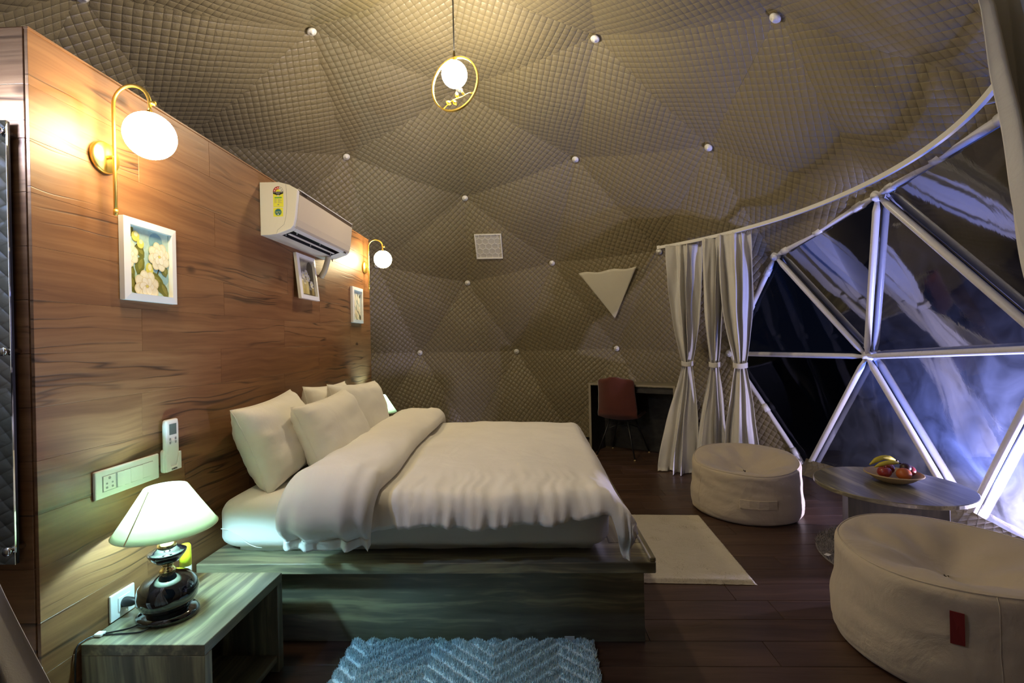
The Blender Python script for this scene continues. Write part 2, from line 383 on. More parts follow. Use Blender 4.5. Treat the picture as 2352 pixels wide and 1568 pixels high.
cel = root('ceiling', (DC.x, DC.y, 0), 'taupe quilted fabric lining of the geodesic dome')
def panel_point(A, B, C, b, sag):
    p = A*b[0] + B*b[1] + C*b[2]; m = max(b); t = (m - 1/3)/(2/3)
    n = (B-A).cross(C-A).normalized()
    if n.dot(inward(p)) < 0: n = -n
    mid = ((A+B+C)/3)
    q = inward(p)
    return p + q*(sag*(1 - t**1.3))
def lining_panel(t, sag=.055, n=14):
    A, B, C = (NODE[i] for i in t)
    if (B-A).cross(C-A).dot(inward((A+B+C)/3)) < 0: B, C = C, B
    nrm = (B-A).cross(C-A).normalized()
    e1 = Vector((0, 0, 1)).cross(nrm)
    if e1.length < .05: e1 = Vector((1, 0, 0))
    e1.normalize(); e2 = nrm.cross(e1)
    rot = random.choice((.5, .62, .72, .85)); ca, sa = math.cos(rot), math.sin(rot)
    vs, idx, uv = [], {}, []
    for i in range(n+1):
        for j in range(n+1-i):
            b = (i/n, j/n, (n-i-j)/n); idx[i, j] = len(vs)
            p = panel_point(A, B, C, b, sag)
            edge = min(b)
            p = p + nrm*(.010*nz(p.x*2.1, p.y*2.1, p.z*2.1))
            vs.append(p); u, v = (p-DC).dot(e1), (p-DC).dot(e2); uv.append((u*ca - v*sa, u*sa + v*ca))
    fs = []
    for i in range(n):
        for j in range(n-i):
            fs.append((idx[i, j], idx[i+1, j], idx[i, j+1]))
            if i+j < n-1: fs.append((idx[i+1, j], idx[i+1, j+1], idx[i, j+1]))
    o = mesh_obj('lining_panel', vs, fs, M_lining, cel, True)
    ul = o.data.uv_layers.new(name='UVMap')
    for lp in o.data.loops: ul.data[lp.index].uv = uv[lp.vertex_index]
    if o.data.polygons[0].normal.dot(nrm) < 0: o.data.flip_normals()
    return o
used = set()
for t in tris:
    if t in win_t: continue
    c = (NODE[t[0]] + NODE[t[1]] + NODE[t[2]])/3
    if (c - Vector((.1, 0, 1.2))).length < 1.25: continue      # the open doorway
    lining_panel(t); used.update(t)
def button(p, parent):
    q = inward(p); M = q.to_track_quat('Z', 'Y').to_matrix().to_4x4()
    lathe('anchor_button', [(.016, -.03), (.017, .02), (.040, .024), (.043, .032), (.036, .042), (.012, .046), (.010, .056), (1e-6, .060)], p + q*.004, M_white, parent, n=16, M=M)
wn = {i for t in win_t for i in t}
for i in used:
    if IP[i].z > -.1: button(NODE[i], cel)

# window: clear vinyl triangles on white pipes
win = root('window_1', (3.3, 4.2, 0), 'large triangulated clear vinyl window of the dome')
for t in win_t:
    A, B, C = (NODE[i] for i in t); c = (A+B+C)/3; o = -inward(c)*.03
    poly('pane', [A+o, B+o, C+o], M_pane, win)
edges = {}
for t in win_t:
    for a, b in ((0, 1), (1, 2), (2, 0)):
        e = tuple(sorted((t[a], t[b]))); edges[e] = edges.get(e, 0) + 1
for (a, b), cnt in edges.items():
    A, B = NODE[a], NODE[b]
    if A.z < .3 and B.z < .3: continue
    q = inward((A+B)/2); L = (B-A).length; d = (B-A).normalized()
    r = .028
    k = [A + d*.03, A + d*.13, B - d*.13, B - d*.03]
    st_ = tube('strut', [p + q*.012 for p in k], [.014, r, r, .014], M_pipe, win, n=12)
    if cnt == 1:   # strut carrying the lining edge: white sleeves
        for f in (.14, .5, .86):
            p = A + d*(L*f) + q*.014
            tube('sleeve', [p - d*.045, p + d*.045], .036, M_white, st_, n=14)
for i in wn:
    if NODE[i].z < .3: continue
    q = inward(NODE[i]); Mq = q.to_track_quat('Z', 'Y').to_matrix().to_4x4()
    lathe('hub', [(.05, -.02), (.055, 0), (.045, .028), (.02, .036), (.016, .06), (1e-6, .062)], NODE[i], M_pipe, win, n=18, M=Mq)
# quilted skirt along the foot of the window
base_w = sorted([i for i in wn if NODE[i].z < .3], key=lambda i: -NODE[i].y)
for a, b in zip(base_w[:-1], base_w[1:]):
    A, B = NODE[a], NODE[b]
    def f(u, v, A=A, B=B):
        p = A.lerp(B, u); q = Vector((DC.x-p.x, DC.y-p.y, 0)).normalized()
        z = .155 - .13*v + .012*nz(p.x*9, p.y*9, v*4)
        return Vector((p.x, p.y, 0)) + q*(.02 + .20*v**1.4) + Vector((0, 0, max(z, .012)))
    sk = grid('window_skirt', 24, 8, f, M_lining, win)
    ul = sk.data.uv_layers.new(name='UVMap')
    for lp in sk.data.loops:
        p = sk.data.vertices[lp.vertex_index].co; dd = (B-A).normalized(); u = (p-A).dot(dd); v = p.z*1.6
        ul.data[lp.index].uv = ((u+v)*.7, (u-v)*.7)

# small square vent and white triangular flap sewn on the lining
def plane_frame(i, j, k):
    A, B, C = NODE[i], NODE[j], NODE[k]; n = (B-A).cross(C-A).normalized()
    if n.dot(inward((A+B+C)/3)) < 0: n = -n
    return A, n
G_ = near_node((-.856,6.629,3.566)); H_ = near_node((.368,7.192,2.716)); I_ = near_node((-.951,7.455,2.482)); J_ = near_node((1.747,6.39,2.702)); M_ = near_node((1.327,7.307,1.407))
A, n = plane_frame(G_, H_, I_)
def to_plane(p, A, n, off):   # along the ray from the room centre outwards
    p = Vector(p); return p - n*((p-A).dot(n) - off)
q4 = [to_plane(p, A, n, .075) for p in ((-.772,6.863,3.082), (-.37,6.859,3.088), (-.371,7.096,2.779), (-.768,7.101,2.771))]
cv = sum(q4, Vector())/4; ex = (q4[1]-q4[0]).normalized(); ey = (q4[0]-q4[3]); ey = (ey - ex*ey.dot(ex)).normalized()
Mv = basis(cv, ex, ey); hv = .197
vent = thing('air_vent', cv, 'square white air vent with honeycomb grille on the quilted lining', 'vent')
bm = bmesh.new()
for lo, hi in (((-hv, hv-.018, -.02), (hv, hv, .012)), ((-hv, -hv, -.02), (hv, -hv+.018, .012)), ((-hv, -hv+.018, -.02), (-hv+.018, hv-.018, .012)), ((hv-.018, -hv+.018, -.02), (hv, hv-.018, .012))):
    box_geo(bm, lo, hi, .003)
bm.transform(Mv); bm_obj('vent_frame', bm, M_white, vent)
box('vent_backing', (-hv+.018, -hv+.018, -.02), (hv-.018, hv-.018, -.008), plain('vent grey mesh', (.52, .50, .46), .7), vent, M=Mv)
bm = bmesh.new(); hr = .052
for rI in range(-3, 4):
    for cI in range(-3, 4):
        hx = cI*hr*math.sqrt(3) + (rI % 2)*hr*math.sqrt(3)/2; hy = rI*hr*1.5
        for k in range(6):
            a1, a2 = PI/6 + k*PI/3, PI/6 + (k+1)*PI/3
            p1 = Vector((hx+hr*math.cos(a1), hy+hr*math.sin(a1), 0)); p2 = Vector((hx+hr*math.cos(a2), hy+hr*math.sin(a2), 0))
            if k < 3 and max(abs(p1.x), abs(p2.x), abs(p1.y), abs(p2.y)) < hv-.012:
                d = (p2-p1).normalized(); s_ = Vector((-d.y, d.x, 0))*.0035
                vv = [bm.verts.new(p + Vector((0, 0, zz))) for zz in (-.008, -.001) for p in (p1+s_, p2+s_, p2-s_, p1-s_)]
                bm.faces.new(vv[4:]); [bm.faces.new((vv[i], vv[(i+1) % 4], vv[4+(i+1) % 4], vv[4+i])) for i in range(4)]
bm.transform(Mv); bm_obj('honeycomb_grille', bm, M_white, vent)
for sx_, sy_ in ((-.11, .188), (.11, .188), (-.188, -.1), (.188, -.12)):
    box('screw', (sx_-.005, sy_-.005, .011), (sx_+.005, sy_+.005, .014), M_grey, vent, .001, M=Mv)
A, n = plane_frame(H_, J_, M_)
t3 = [to_plane(p, A, n, .075) for p in ((.74,7.003,2.516), (1.48,6.565,2.529), (1.273,7.062,1.866))]
def flap(u, v):
    a = t3[0].lerp(t3[1], u); p = a.lerp(t3[2], v)
    e = min(v, 1-v)*4; bul = .012*max(0, math.sin(PI*u))*(1-v)*sm(0, .3, 1-v)
    wob = .012*math.sin(u*13)*(1-v)**6
    return p + n*(bul + .004*nz(p.x*5, p.z*5)) + Vector((0, 0, wob))
fo = grid('window_flap', 24, 20, flap, M_flap); md = fo.modifiers.new('t', 'SOLIDIFY'); md.thickness = .006
tag(fo, 'white triangular cloth flap on the taupe lining above the desk', 'window flap')

# ------------------------------------------------------------------ wooden partition
WX, WY0, WY1, WZ = -1.70, 1.58, 5.06, 2.66
wl = root('wall_left', (WX, WY0, 0), 'pine look plank partition behind the bed')
box('wall_core', (WX-.10, WY0+.006, 0), (WX-.012, WY1-.006, WZ-.004), M_wallback, wl)
joints = {12: [2.543, 3.76, 4.98], 10: [2.61, 3.83], 9: [2.04, 3.26, 4.48], 8: [2.573, 3.79], 7: [2.03, 3.25, 4.47], 3: [2.043, 3.26, 4.48]}
zs = [0.0] + [.06 + .185*k for k in range(15)]; zs[-1] = WZ
for r in range(len(zs)-1):
    js = joints.get(r, [WY0 + ((r*.47) % 1.0) + .35 + 1.22*k for k in range(3)])
    cuts = [WY0] + [j for j in js if WY0 + .05 < j < WY1 - .05] + [WY1]
    for a, b in zip(cuts[:-1], cuts[1:]):
        box('plank', (WX-.012, a+.0005, zs[r]+.0003), (WX, b-.0005, zs[r+1]-.0003), M_wall, wl, .0006)
box('trim_edge', (WX-.10, WY0, WZ-.004), (WX+.003, WY1, WZ+.004), M_wall, wl)
wf = root('wall_front', (WX-.5, WY0, 0), 'end wall of the partition facing the entrance')
box('wall_core', (WX-1.3, WY0+.006, 0), (WX-.10, WY0+.10, WZ), M_wallback, wf)
for r in range(len(zs)-1):
    for a, b in ((-3.0, -2.35 + .2*(r % 2)), (-2.35 + .2*(r % 2), WX - .013)):
        box('plank', (a+.0008, WY0-.004, zs[r]+.0006), (b-.0008, WY0+.006, zs[r+1]-.0006), M_wallx, wf, .001)
wb = root('wall_back', (WX-.5, WY1, 0), 'far end wall of the partition')
box('wall_core', (WX-1.3, WY1-.10, 0), (WX-.10, WY1-.006, WZ), M_wallback, wb)
for r in range(len(zs)-1):
    box('plank', (-3.0, WY1-.006, zs[r]+.0006), (WX-.013, WY1+.004, zs[r+1]-.0006), M_wallx, wb, .001)

# ------------------------------------------------------------------ bed
BX0, BX1, BY0, BY1 = WX+.004, .557, 2.46, 4.42
bed = thing('bed_platform', (-.6, BY0, 0), 'low grey olive wood bed platform with overhanging ledge', 'bed')
box('front_panel', (BX0, BY0, 0), (BX1, BY0+.025, .41), M_lamx, bed, .002)
box('end_panel', (BX1-.025, BY0+.026, 0), (BX1, BY1, .41), M_lamy, bed, .002)
box('back_panel', (BX0, BY1-.025, 0), (BX1-.026, BY1, .41), M_lamx, bed, .002)
LZ0, LZ1 = .41, .464
box('ledge_board', (BX0, 2.335, LZ0), (.588, 2.56, LZ1), M_lamx, bed, .004)
box('ledge_board', (BX0, 2.561, LZ0), (.40, 4.30, LZ1-.004), M_lamx, bed, .002)
box('ledge_board', (BX0, 4.301, LZ0), (.588, 4.50, LZ1), M_lamx, bed, .004)
box('ledge_board', (.401, 2.561, LZ0), (.588, 4.30, LZ1), M_lamy, bed, .004)
box('edge_rail', (.560, 2.337, LZ1), (.588, 4.50, LZ1+.022), M_lamy, bed, .004)

def rounded_box(name, lo, hi, rad, n, mat, parent, disp):
    lo, hi = Vector(lo), Vector(hi); bm = bmesh.new()
    bmesh.ops.create_cube(bm, size=2)
    bmesh.ops.subdivide_edges(bm, edges=bm.edges[:], cuts=n, use_grid_fill=True)
    c = (lo+hi)/2; hs = (hi-lo)/2; rad = Vector(rad)
    for v in bm.verts:
        p = Vector((v.co.x*hs.x, v.co.y*hs.y, v.co.z*hs.z)); inner = Vector([max(min(p[i], hs[i]-rad[i]), -(hs[i]-rad[i])) for i in range(3)])
        d = Vector([(p[i]-inner[i])/rad[i] for i in range(3)])
        if d.length > 1e-6:
            m = max(abs(x) for x in d); d = d.normalized()*m
            p = inner + Vector([d[i]*rad[i] for i in range(3)])
        v.co = c + p; v.co += disp(v.co, d)
    return bm_obj(name, bm, mat, parent, True)
MX0, MX1, MY0, MY1, MZ1 = -1.655, .39, 2.395, 4.36, .765
def mdisp(p, d):
    z = 0; f = 1 - sm(.5, .7, p.z)
    w_ = .010*nz(p.x*2.2, p.y*2.2, p.z*3) + .006*nz(p.x*9 + p.z*7, p.y*9, p.z*2)*f
    tuck = .03*sm(.56, .47, p.z)
    v = Vector((d.x, d.y, d.z)); v.z *= .3
    if v.length > 1e-4: v.normalize()
    return v*(w_ - tuck*(1 if abs(d.z) < .9 else 0))
mt = thing('mattress', (-.6, 3.3, LZ1), 'thick mattress under a smooth white fitted sheet on the platform', 'mattress')
rounded_box('fitted_sheet', (MX0, MY0, LZ1+.001), (MX1, MY1, MZ1), (.13, .11, .09), 44, M_sheet, mt, mdisp)
tube('hem_seam', [(-1.60 + .03*i, MY0 - .004 + .004*math.sin(i), .62 - .10*sm(0, 7, i)) for i in range(0, 8)], .0022, M_sheet, mt, n=6)

def pillow(name, c, w_, h_, t_, lean, yaw, roll_, seed, label):
    """c: centre; width lies along the wall, height leans back towards it"""
    M = Matrix.Translation(c) @ Matrix.Rotation(yaw, 4, 'Z') @ Matrix.Rotation(-lean, 4, 'Y') @ Matrix.Rotation(roll_, 4, 'X')
    N = 34
    def f(u, v, sgn):
        a, b = u*2-1, v*2-1
        pin = .085
        yl = w_/2*a*(1 - pin*(1-b*b)*abs(a)**3); zl = h_/2*b*(1 - pin*(1-a*a)*abs(b)**3)
        prof = (max(1-a**4, 0)*max(1-b**4, 0))**.62
        x = sgn*t_/2*prof
        e = 1 - min(1-abs(a), 1-abs(b))
        wr = .013*nz(a*1.8+seed, b*1.8, sgn) + .009*sm(.6, .95, e)*nz(a*6+seed, b*6, sgn*2+seed) + .008*sm(.6, .92, abs(a))*nz(a*2, b*11, seed)
        return M @ Vector((x + wr*prof**.3*sgn*1.0 + .006*nz(a*4, b*4, seed), yl, zl))
    vs, fs = [], []
    for sgn in (1, -1):
        o = len(vs)
        vs += [f(i/N, j/N, sgn) for j in range(N+1) for i in range(N+1)]
        for j in range(N):
            for i in range(N):
                q = (o+j*(N+1)+i, o+j*(N+1)+i+1, o+(j+1)*(N+1)+i+1, o+(j+1)*(N+1)+i)
                fs.append(q if sgn > 0 else q[::-1])
    r = thing(name, c, label, 'pillow', 'white pillows against the wooden wall')
    o = mesh_obj('pillow_case', vs, fs, M_pillow, r, True)
    bm = bmesh.new(); bm.from_mesh(o.data); bmesh.ops.remove_doubles(bm, verts=bm.verts, dist=.0015); bm.to_mesh(o.data); bm.free()
    o.data.polygons.foreach_set('use_smooth', [True]*len(o.data.polygons))
    pts = []
    for k in range(4*12):
        s_ = k/12; i = int(s_); fr = s_-i
        u, v = ((fr, 0), (1, fr), (1-fr, 1), (0, 1-fr))[i]
        pts.append(f(u, v, 1))
    tube('piping', pts, .0028, M_pillow, r, n=6, closed=True)
    return r
pillow('pillow', (-1.515, 2.83, 1.0), .70, .50, .26, .36, .03, .06, 1.3, 'white pillow against the plank wall, nearest to the table lamp')
pillow('pillow', (-1.555, 3.66, 1.00), .72, .50, .18, .16, -.02, -.03, 5.1, 'white pillow leaning on the plank wall, mostly hidden by others')
pillow('pillow', (-1.275, 3.08, .98), .74, .50, .26, .40, -.05, .05, 9.7, 'white pillow in front of the nearest one, behind the turned-back duvet')
pillow('pillow', (-1.33, 3.71, 1.00), .70, .52, .24, .30, -.16, -.05, 14.2, 'white pillow in the front row on the far side of the bed')

# duvet
DA, DB0, DB1, DZ = .345, 2.40, 4.38, .80
def fold1(e, r):
    if e <= 0: return e, 0.0
    if e < r*PI/2: return r*math.sin(e/r), r*(1-math.cos(e/r))
    return r, r + (e - r*PI/2)
def drape(a, b, lift=0.0):
    """a along x (foot at DA), b across (front DB0, back DB1) -> point"""
    r = .10
    pa, da = fold1(a - DA, r)
    pb, db = fold1(DB0 - b, r); pc, dc = fold1(b - DB1, r)
    x = DA + pa if a > DA else a
    y = b
    if b < DB0: y = DB0 - pb
    elif b > DB1: y = DB1 + pc
    d2 = max(db, dc)
    drop = (da**3 + d2**3)**(1/3)
    m = min(max(a-DA, 0), max(DB0-b, 0)) + min(max(a-DA, 0), max(b-DB1, 0))
    x += .10*m; y += (-.16*m if b < DB0 else (.16*m if b > DB1 else 0))
    hang = sm(.02, .16, drop)
    # puff and folds
    s = a*1.0
    y0 = 1 if b < DB0 else -1
    puff = .035*math.sin(PI*min(max((a+.75)/1.2, 0), 1))*math.sin(PI*min(max((b-DB0)/(DB1-DB0), 0), 1))
    puff += .022*nz(a*2.0, b*2.0, 3.3) + .010*nz(a*5.5, b*4.5, 7.1)
    wr = .024*nz(a*14 + .9*nz(b*3), drop*2.5, 1.7) + .016*nz(a*31, drop*3, 4.1)
    near = sm(.45, -.1, b-DB0)
    wr2 = .022*nz(a*11 + .9*nz(b*4, 2), b*1.8, 6.6) + .016*nz(a*26 + nz(b*6), b*3.0, 2.2)
    nrm_out = hang*(wr*1.5 + .028 - .06*sm(.17, .27, drop))
    if da > d2: x += nrm_out
    elif b < DB0: y -= nrm_out
    elif b > DB1: y += nrm_out
    z = DZ + (puff + near*wr2*(1-hang)) - drop
    return Vector((x, y, z))
dv = thing('duvet', (-.3, 3.3, MZ1), 'puffy white duvet spread over the bed with its head end turned back', 'duvet')
def duvet_f(u, v):
    a = -.98 + u*(DA + .98 + .21 + .07*nz(v*6))
    hf = .205 - .05*sm(-.2, .35, a) + .015*nz(a*5) + .20*sm(.36, .43, a)*(1 - .55*sm(.47, .55, a))
    b = DB0 - hf + v*(DB1 + .2 - DB0 + hf)
    p = drape(a, b); p.z = max(p.z, LZ1 + .024 + (0 if p.x < .62 else 0))
    return p
do = grid('duvet_body', 130, 120, duvet_f, M_duvet, dv); md = do.modifiers.new('t', 'SOLIDIFY'); md.thickness = .02; md.offset = -1
# turned back fold: a fat padded band across the bed
FX0, FX1, FT = -1.215, -.765, .145
def band_path(v):
    hf, hb = .215, .17; L = (DB1 - DB0 + .04) + hf + hb
    b = DB0 - .03 - hf + v*L
    r = .10
    pb, db = fold1(DB0-.03 - b, r); pc, dc = fold1(b - DB1 - .01, r)
    y = b if DB0-.03 <= b <= DB1+.01 else (DB0-.03 - pb if b < DB0-.03 else DB1+.01 + pc)
    d = max(db, dc); ang = min(d/(r), 1)
    nrm = Vector((0, (-1 if b < DB0-.03 else 1)*sm(0, r, d), 1 - sm(0, r, d))).normalized()
    return Vector((0, y, MZ1 + .02 - d)), nrm, d, min(v*L, (1-v)*L)
def band_f(u, v):
    p, nrm, d, ed = band_path(v); th = u*2*PI
    c_, s_ = math.cos(th), math.sin(th)
    ex_ = math.copysign(abs(c_)**.55, c_); ez_ = math.copysign(abs(s_)**.75, s_)
    fl = sm(0, .10, ed); T = FT*(.42 + .58*fl); Wd = (FX1-FX0)/2*(1 - .06*(1-fl))
    xm = (FX0+FX1)/2 + .05*sm(.3, -.1, ed)*0 + .03*nz(v*3, 1.1)
    shift = -.05*sm(2.6, 4.3, p.y)
    bump_ = .012*nz(ex_*2, v*9, 2) + .012*nz(ex_*5, v*24, 5)*(.3 + .7*sm(.5, .05, ed)) + .022*math.sin(ex_*14 + 2*nz(v*8))*sm(.16, .0, ed)
    hgt = T*(.5 + .5*ez_)*(1.0 - .25*max(ex_, 0)*0) + (bump_ if ez_ > -.2 else 0)
    hgt *= 1 + .18*math.sin(PI*(ex_*.5+.5))
    q = p + nrm*max(hgt, 0)
    return Vector((xm + shift + Wd*ex_*(1 + .02*nz(v*11, ex_)), q.y, q.z))
bo = grid('turned_back_fold', 48, 130, band_f, M_duvet, dv, closed_u=True)
bm = bmesh.new(); bm.from_mesh(bo.data)
bmesh.ops.holes_fill(bm, edges=[e for e in bm.edges if e.is_boundary], sides=0); bm.to_mesh(bo.data); bm.free()
bo.data.polygons.foreach_set('use_smooth', [True]*len(bo.data.polygons))
def hem_f(u, v):
    p = band_f(u, .004); th = u*2*PI
    out = Vector((math.cos(th), -math.sin(th)*.5, 0))
    return p + Vector((0, -.004 - .010*v*math.sin(u*44 + 2*nz(u*9)), -.045*v - .012*v*nz(u*14))) + out*(.010*v*nz(u*11, 3))
grid('cover_opening_hem', 96, 5, hem_f, M_duvet, dv, closed_u=True).modifiers.new('t', 'SOLIDIFY').thickness = .004

# ------------------------------------------------------------------ nightstands
def nightstand(x0, x1, y0, y1, H, label):
    r = thing('nightstand', ((x0+x1)/2, (y0+y1)/2, 0), label, 'nightstand', 'bedside nightstands')
    t = .042
    box('top_board', (x0, y0, H-t), (x1, y1, H), M_lamy, r, .002)
    box('side_panel', (x0, y0, 0), (x1, y0+t, H-t-.0005), M_lamz, r, .002)
    box('side_panel', (x0, y1-t, 0), (x1, y1, H-t-.0005), M_lamz, r, .002)
    box('back_panel', (x0, y0+t+.001, 0), (x0+.02, y1-t-.001, H-t-.001), M_lamz, r)
    box('bottom_board', (x0+.02, y0+t+.001, .05), (x1-.01, y1-t-.001, .08), M_lamy, r)
    return r
NH = .455
nightstand(WX+.008, -1.221, 1.716, 2.268, NH, 'open grey olive nightstand carrying the near table lamp')
nightstand(WX+.008, -1.25, 4.52, 5.02, NH+.05, 'far nightstand hidden behind the bed, carrying the far table lamp')

# ------------------------------------------------------------------ table lamps
def table_lamp(x, y, z, label, group):
    r = thing('table_lamp', (x, y, z), label, 'table lamp', group)
    c = (x, y, z)
    lathe('foot', [(.098, 0), (.106, .008), (.104, .022), (.092, .030), (.078, .036), (.075, .040)], c, M_blackgl, r, 48, sx=1.08, sy=.95)
    lathe('body', [(.070, .038), (.092, .050), (.106, .078), (.108, .105), (.100, .135), (.078, .160), (.045, .176), (.026, .182)], c, M_blackgl, r, 48)
    lathe('brass_neck', [(.026, .180), (.030, .186), (.024, .194), (.018, .204), (.024, .214), (.030, .219)], c, M_brass, r, 32)
    lathe('cup', [(.026, .217), (.045, .226), (.058, .243), (.066, .255), (.068, .262), (.062, .266), (.052, .269), (.050, .274), (.040, .277), (.030, .286)], c, M_blackgl, r, 40)
    lathe('collar', [(.034, .283), (.033, .294), (.022, .305), (.010, .313), (.009, .322)], c, M_brass, r, 32)
    lathe('stem', [(.0085, .318), (.0085, .42)], c, M_chrome, r, 16)
    lathe('bulb', [(.010, .415), (.012, .425)] + sphere_prof(.024, 10, .452), c, M_glow_b, r, 16)
    sh = []
    for i in range(9):
        f = i/8; sh.append((.180 - .105*f - .001*math.sin(PI*f), .358 + .172*f))
    prof = sh + [(a - .0025, b) for a, b in reversed(sh)]
    vs, fs, n = [], [], 48
    for rr, zz in prof:
        for k in range(n): vs.append((x + rr*math.cos(2*PI*k/n), y + rr*math.sin(2*PI*k/n), z + zz))
    m = len(prof)
    for j in range(m):
        for k in range(n): fs.append((j*n+k, j*n+(k+1) % n, ((j+1) % m)*n+(k+1) % n, ((j+1) % m)*n+k))
    s_ = mesh_obj('lamp_shade', vs, fs, M_shade, r, True)
    a = math.radians(-98)
    strip = []
    for rr, zz in sh: strip.append([Vector((x + (rr+.0012)*math.cos(a+da), y + (rr+.0012)*math.sin(a+da), z + zz)) for da in (-.018, .018)])
    mesh_obj('shade_seam', [p for q in strip for p in q], [(2*i, 2*i+1, 2*i+3, 2*i+2) for i in range(8)], plain('tan seam tape', (.42, .28, .12), .7), s_)
    tube('shade_hem', [(x + .1805*math.cos(2*PI*k/48), y + .1805*math.sin(2*PI*k/48), z+.358) for k in range(48)], .0018, M_shade, s_, n=6, closed=True)
    lathe('shade_ring', [(.012, .418), (.016, .418), (.016, .421), (.012, .421)], c, M_chrome, s_, 16)
    return r
lampA = table_lamp(-1.503, 1.905, NH, 'lit table lamp with cream cone shade and black glazed base on the near nightstand', 'bedside table lamps')
table_lamp(-1.53, 4.74, NH+.05, 'lit table lamp peeking out behind the pillows on the far side of the bed', 'bedside table lamps')

# power socket with plug and the lamp's cord
sk = thing('power_socket', (WX, 1.90, .457), 'white wall socket with black plug beside the near table lamp', 'socket')
box('socket_plate', (WX, 1.843, .457), (WX+.010, 1.960, .564), M_white, sk, .004, 2)
box('socket_insert', (WX+.010, 1.876, .484), (WX+.0125, 1.934, .540), M_white, sk, .001)
bm = bmesh.new()
for y_, z_ in ((1.892, .500), (1.918, .500), (1.905, .526)): box_geo(bm, (WX+.0124, y_-.004, z_-.004), (WX+.0130, y_+.004, z_+.004))
bm_obj('pin_holes', bm, M_black, sk)
pl = lathe('plug', [(.019, .012), (.020, .020), (.017, .045), (.010, .060), (.006, .072), (.0045, .085)], (WX, 1.905, .512), M_black, sk, 20, axis='X')
def spline(pts, n=10):
    P_ = [Vector(p) for p in pts]; P_ = [P_[0]*2 - P_[1]] + P_ + [P_[-1]*2 - P_[-2]]; out = []
    for i in range(1, len(P_)-2):
        for k in range(n):
            t = k/n; a, b, c, d = P_[i-1:i+3]
            out.append(.5*((2*b) + (c-a)*t + (2*a-5*b+4*c-d)*t*t + (3*b-a-3*c+d)*t*t*t))
    out.append(P_[-2]); return out
tube('cord', spline([(WX+.08, 1.905, .512), (WX+.13, 1.90, .505), (WX+.145, 1.865, .470), (WX+.12, 1.82, NH+.004), (WX+.06, 1.785, NH+.004), (WX+.035, 1.772, NH+.005)]), .0028, M_black, lampA, n=8)
cs = box('cord_switch', (WX+.018, 1.755, NH+.001), (WX+.048, 1.782, NH+.013), M_white, lampA, .004, 2)
tube('cord', spline([(-1.50, 1.80, NH+.010), (-1.53, 1.785, NH+.004), (WX+.10, 1.775, NH+.004), (WX+.045, 1.768, NH+.005)]), .0028, M_black, lampA, n=8)
tube('cord', spline([(WX+.022, 1.765, NH+.006), (WX+.008, 1.73, NH+.006), (WX+.006, 1.70, NH-.01), (WX+.010, 1.69, NH-.12), (WX+.012, 1.69, .2)]), .0028, M_black, lampA, n=8)

can = thing('spray_can', (-1.565, 2.09, NH), 'small white spray can with yellow cap behind the near table lamp', 'spray can')
lathe('can_body', [(.022, 0), (.024, .004), (.024, .115), (.021, .122)], (-1.565, 2.09, NH), M_white, can, 28)
lathe('cap', [(.023, .120), (.0235, .16), (.022, .205), (.017, .214), (1e-6, .216)], (-1.565, 2.09, NH), M_yellow, can, 28)
bm = bmesh.new()
bmesh.ops.create_cone(bm, cap_ends=False, segments=28, radius1=.0243, radius2=.0243, depth=.03, matrix=Matrix.Translation((-1.565, 2.09, NH+.06)))
bm_obj('print_band', bm, plain('blue print', (.08, .2, .55), .4), can, True)
can2 = thing('spray_can', (-1.40, 4.90, NH+.05), 'yellow capped spray can behind the pillows on the far nightstand', 'spray can')
lathe('can_body', [(.022, 0), (.024, .004), (.024, .135), (.021, .142)], (-1.40, 4.90, NH+.05), M_white, can2, 20)
lathe('cap', [(.023, .140), (.0235, .18), (.022, .225), (.017, .234), (1e-6, .236)], (-1.40, 4.90, NH+.05), M_yellow, can2, 20)

# switch boards
def switch_board(y0, y1, z0, z1, label):
    r = thing('switch_board', (WX, (y0+y1)/2, z0), label, 'switch board', 'wall switch boards')
    box('cover_plate', (WX, y0, z0), (WX+.012, y1, z1), M_white, r, .005, 2)
    w_ = (y1-y0-.075)/4; ya = y0 + .034
    zc0, zc1 = z0 + .026, z1 - .026
    so = box('socket_module', (WX+.012, ya, zc0), (WX+.0145, ya+w_-.004, zc1), M_white, r, .001)
    cy_, cz_ = ya + w_/2 - .002, (zc0+zc1)/2
    bm = bmesh.new()
    for dy, dz, rr in ((0, .019, .0055), (-.013, -.001, .0038), (.013, -.001, .0038), (-.013, -.017, .0045), (.013, -.017, .0045)):
        bmesh.ops.create_cone(bm, cap_ends=True, segments=14, radius1=rr, radius2=rr, depth=.0012, matrix=Matrix.Translation((WX+.0148, cy_+dy, cz_+dz)) @ Matrix.Rotation(PI/2, 4, 'Y'))
    bm_obj('socket_holes', bm, M_grey, so)
    def rocker(a, b):
        bm = bmesh.new()
        vs = [bm.verts.new(p) for p in ((WX+.012, a, zc0), (WX+.012, b, zc0), (WX+.012, b, zc1), (WX+.012, a, zc1), (WX+.0145, a, zc0), (WX+.019, b, zc0), (WX+.019, b, zc1), (WX+.0145, a, zc1))]
        for f in ((3, 2, 1, 0), (4, 5, 6, 7), (0, 1, 5, 4), (1, 2, 6, 5), (2, 3, 7, 6), (3, 0, 4, 7)): bm.faces.new([vs[i] for i in f])
        bm_obj('rocker_switch', bm, M_white, r)
    b0 = ya + w_ + .004
    box('module_gap', (WX+.0118, ya-.002, zc0-.002), (WX+.0124, b0+3*w_, zc1+.002), M_grey, r)
    rocker(b0, b0 + w_/2 - .002); rocker(b0 + w_/2, b0 + w_ - .003)
    rocker(b0 + w_ + .003, b0 + 2*w_ - .002); rocker(b0 + 2*w_ + .004, b0 + 3*w_ - .003)
switch_board(1.784, 2.105, .964, 1.075, 'long white switch board with a socket and rockers above the near table lamp')
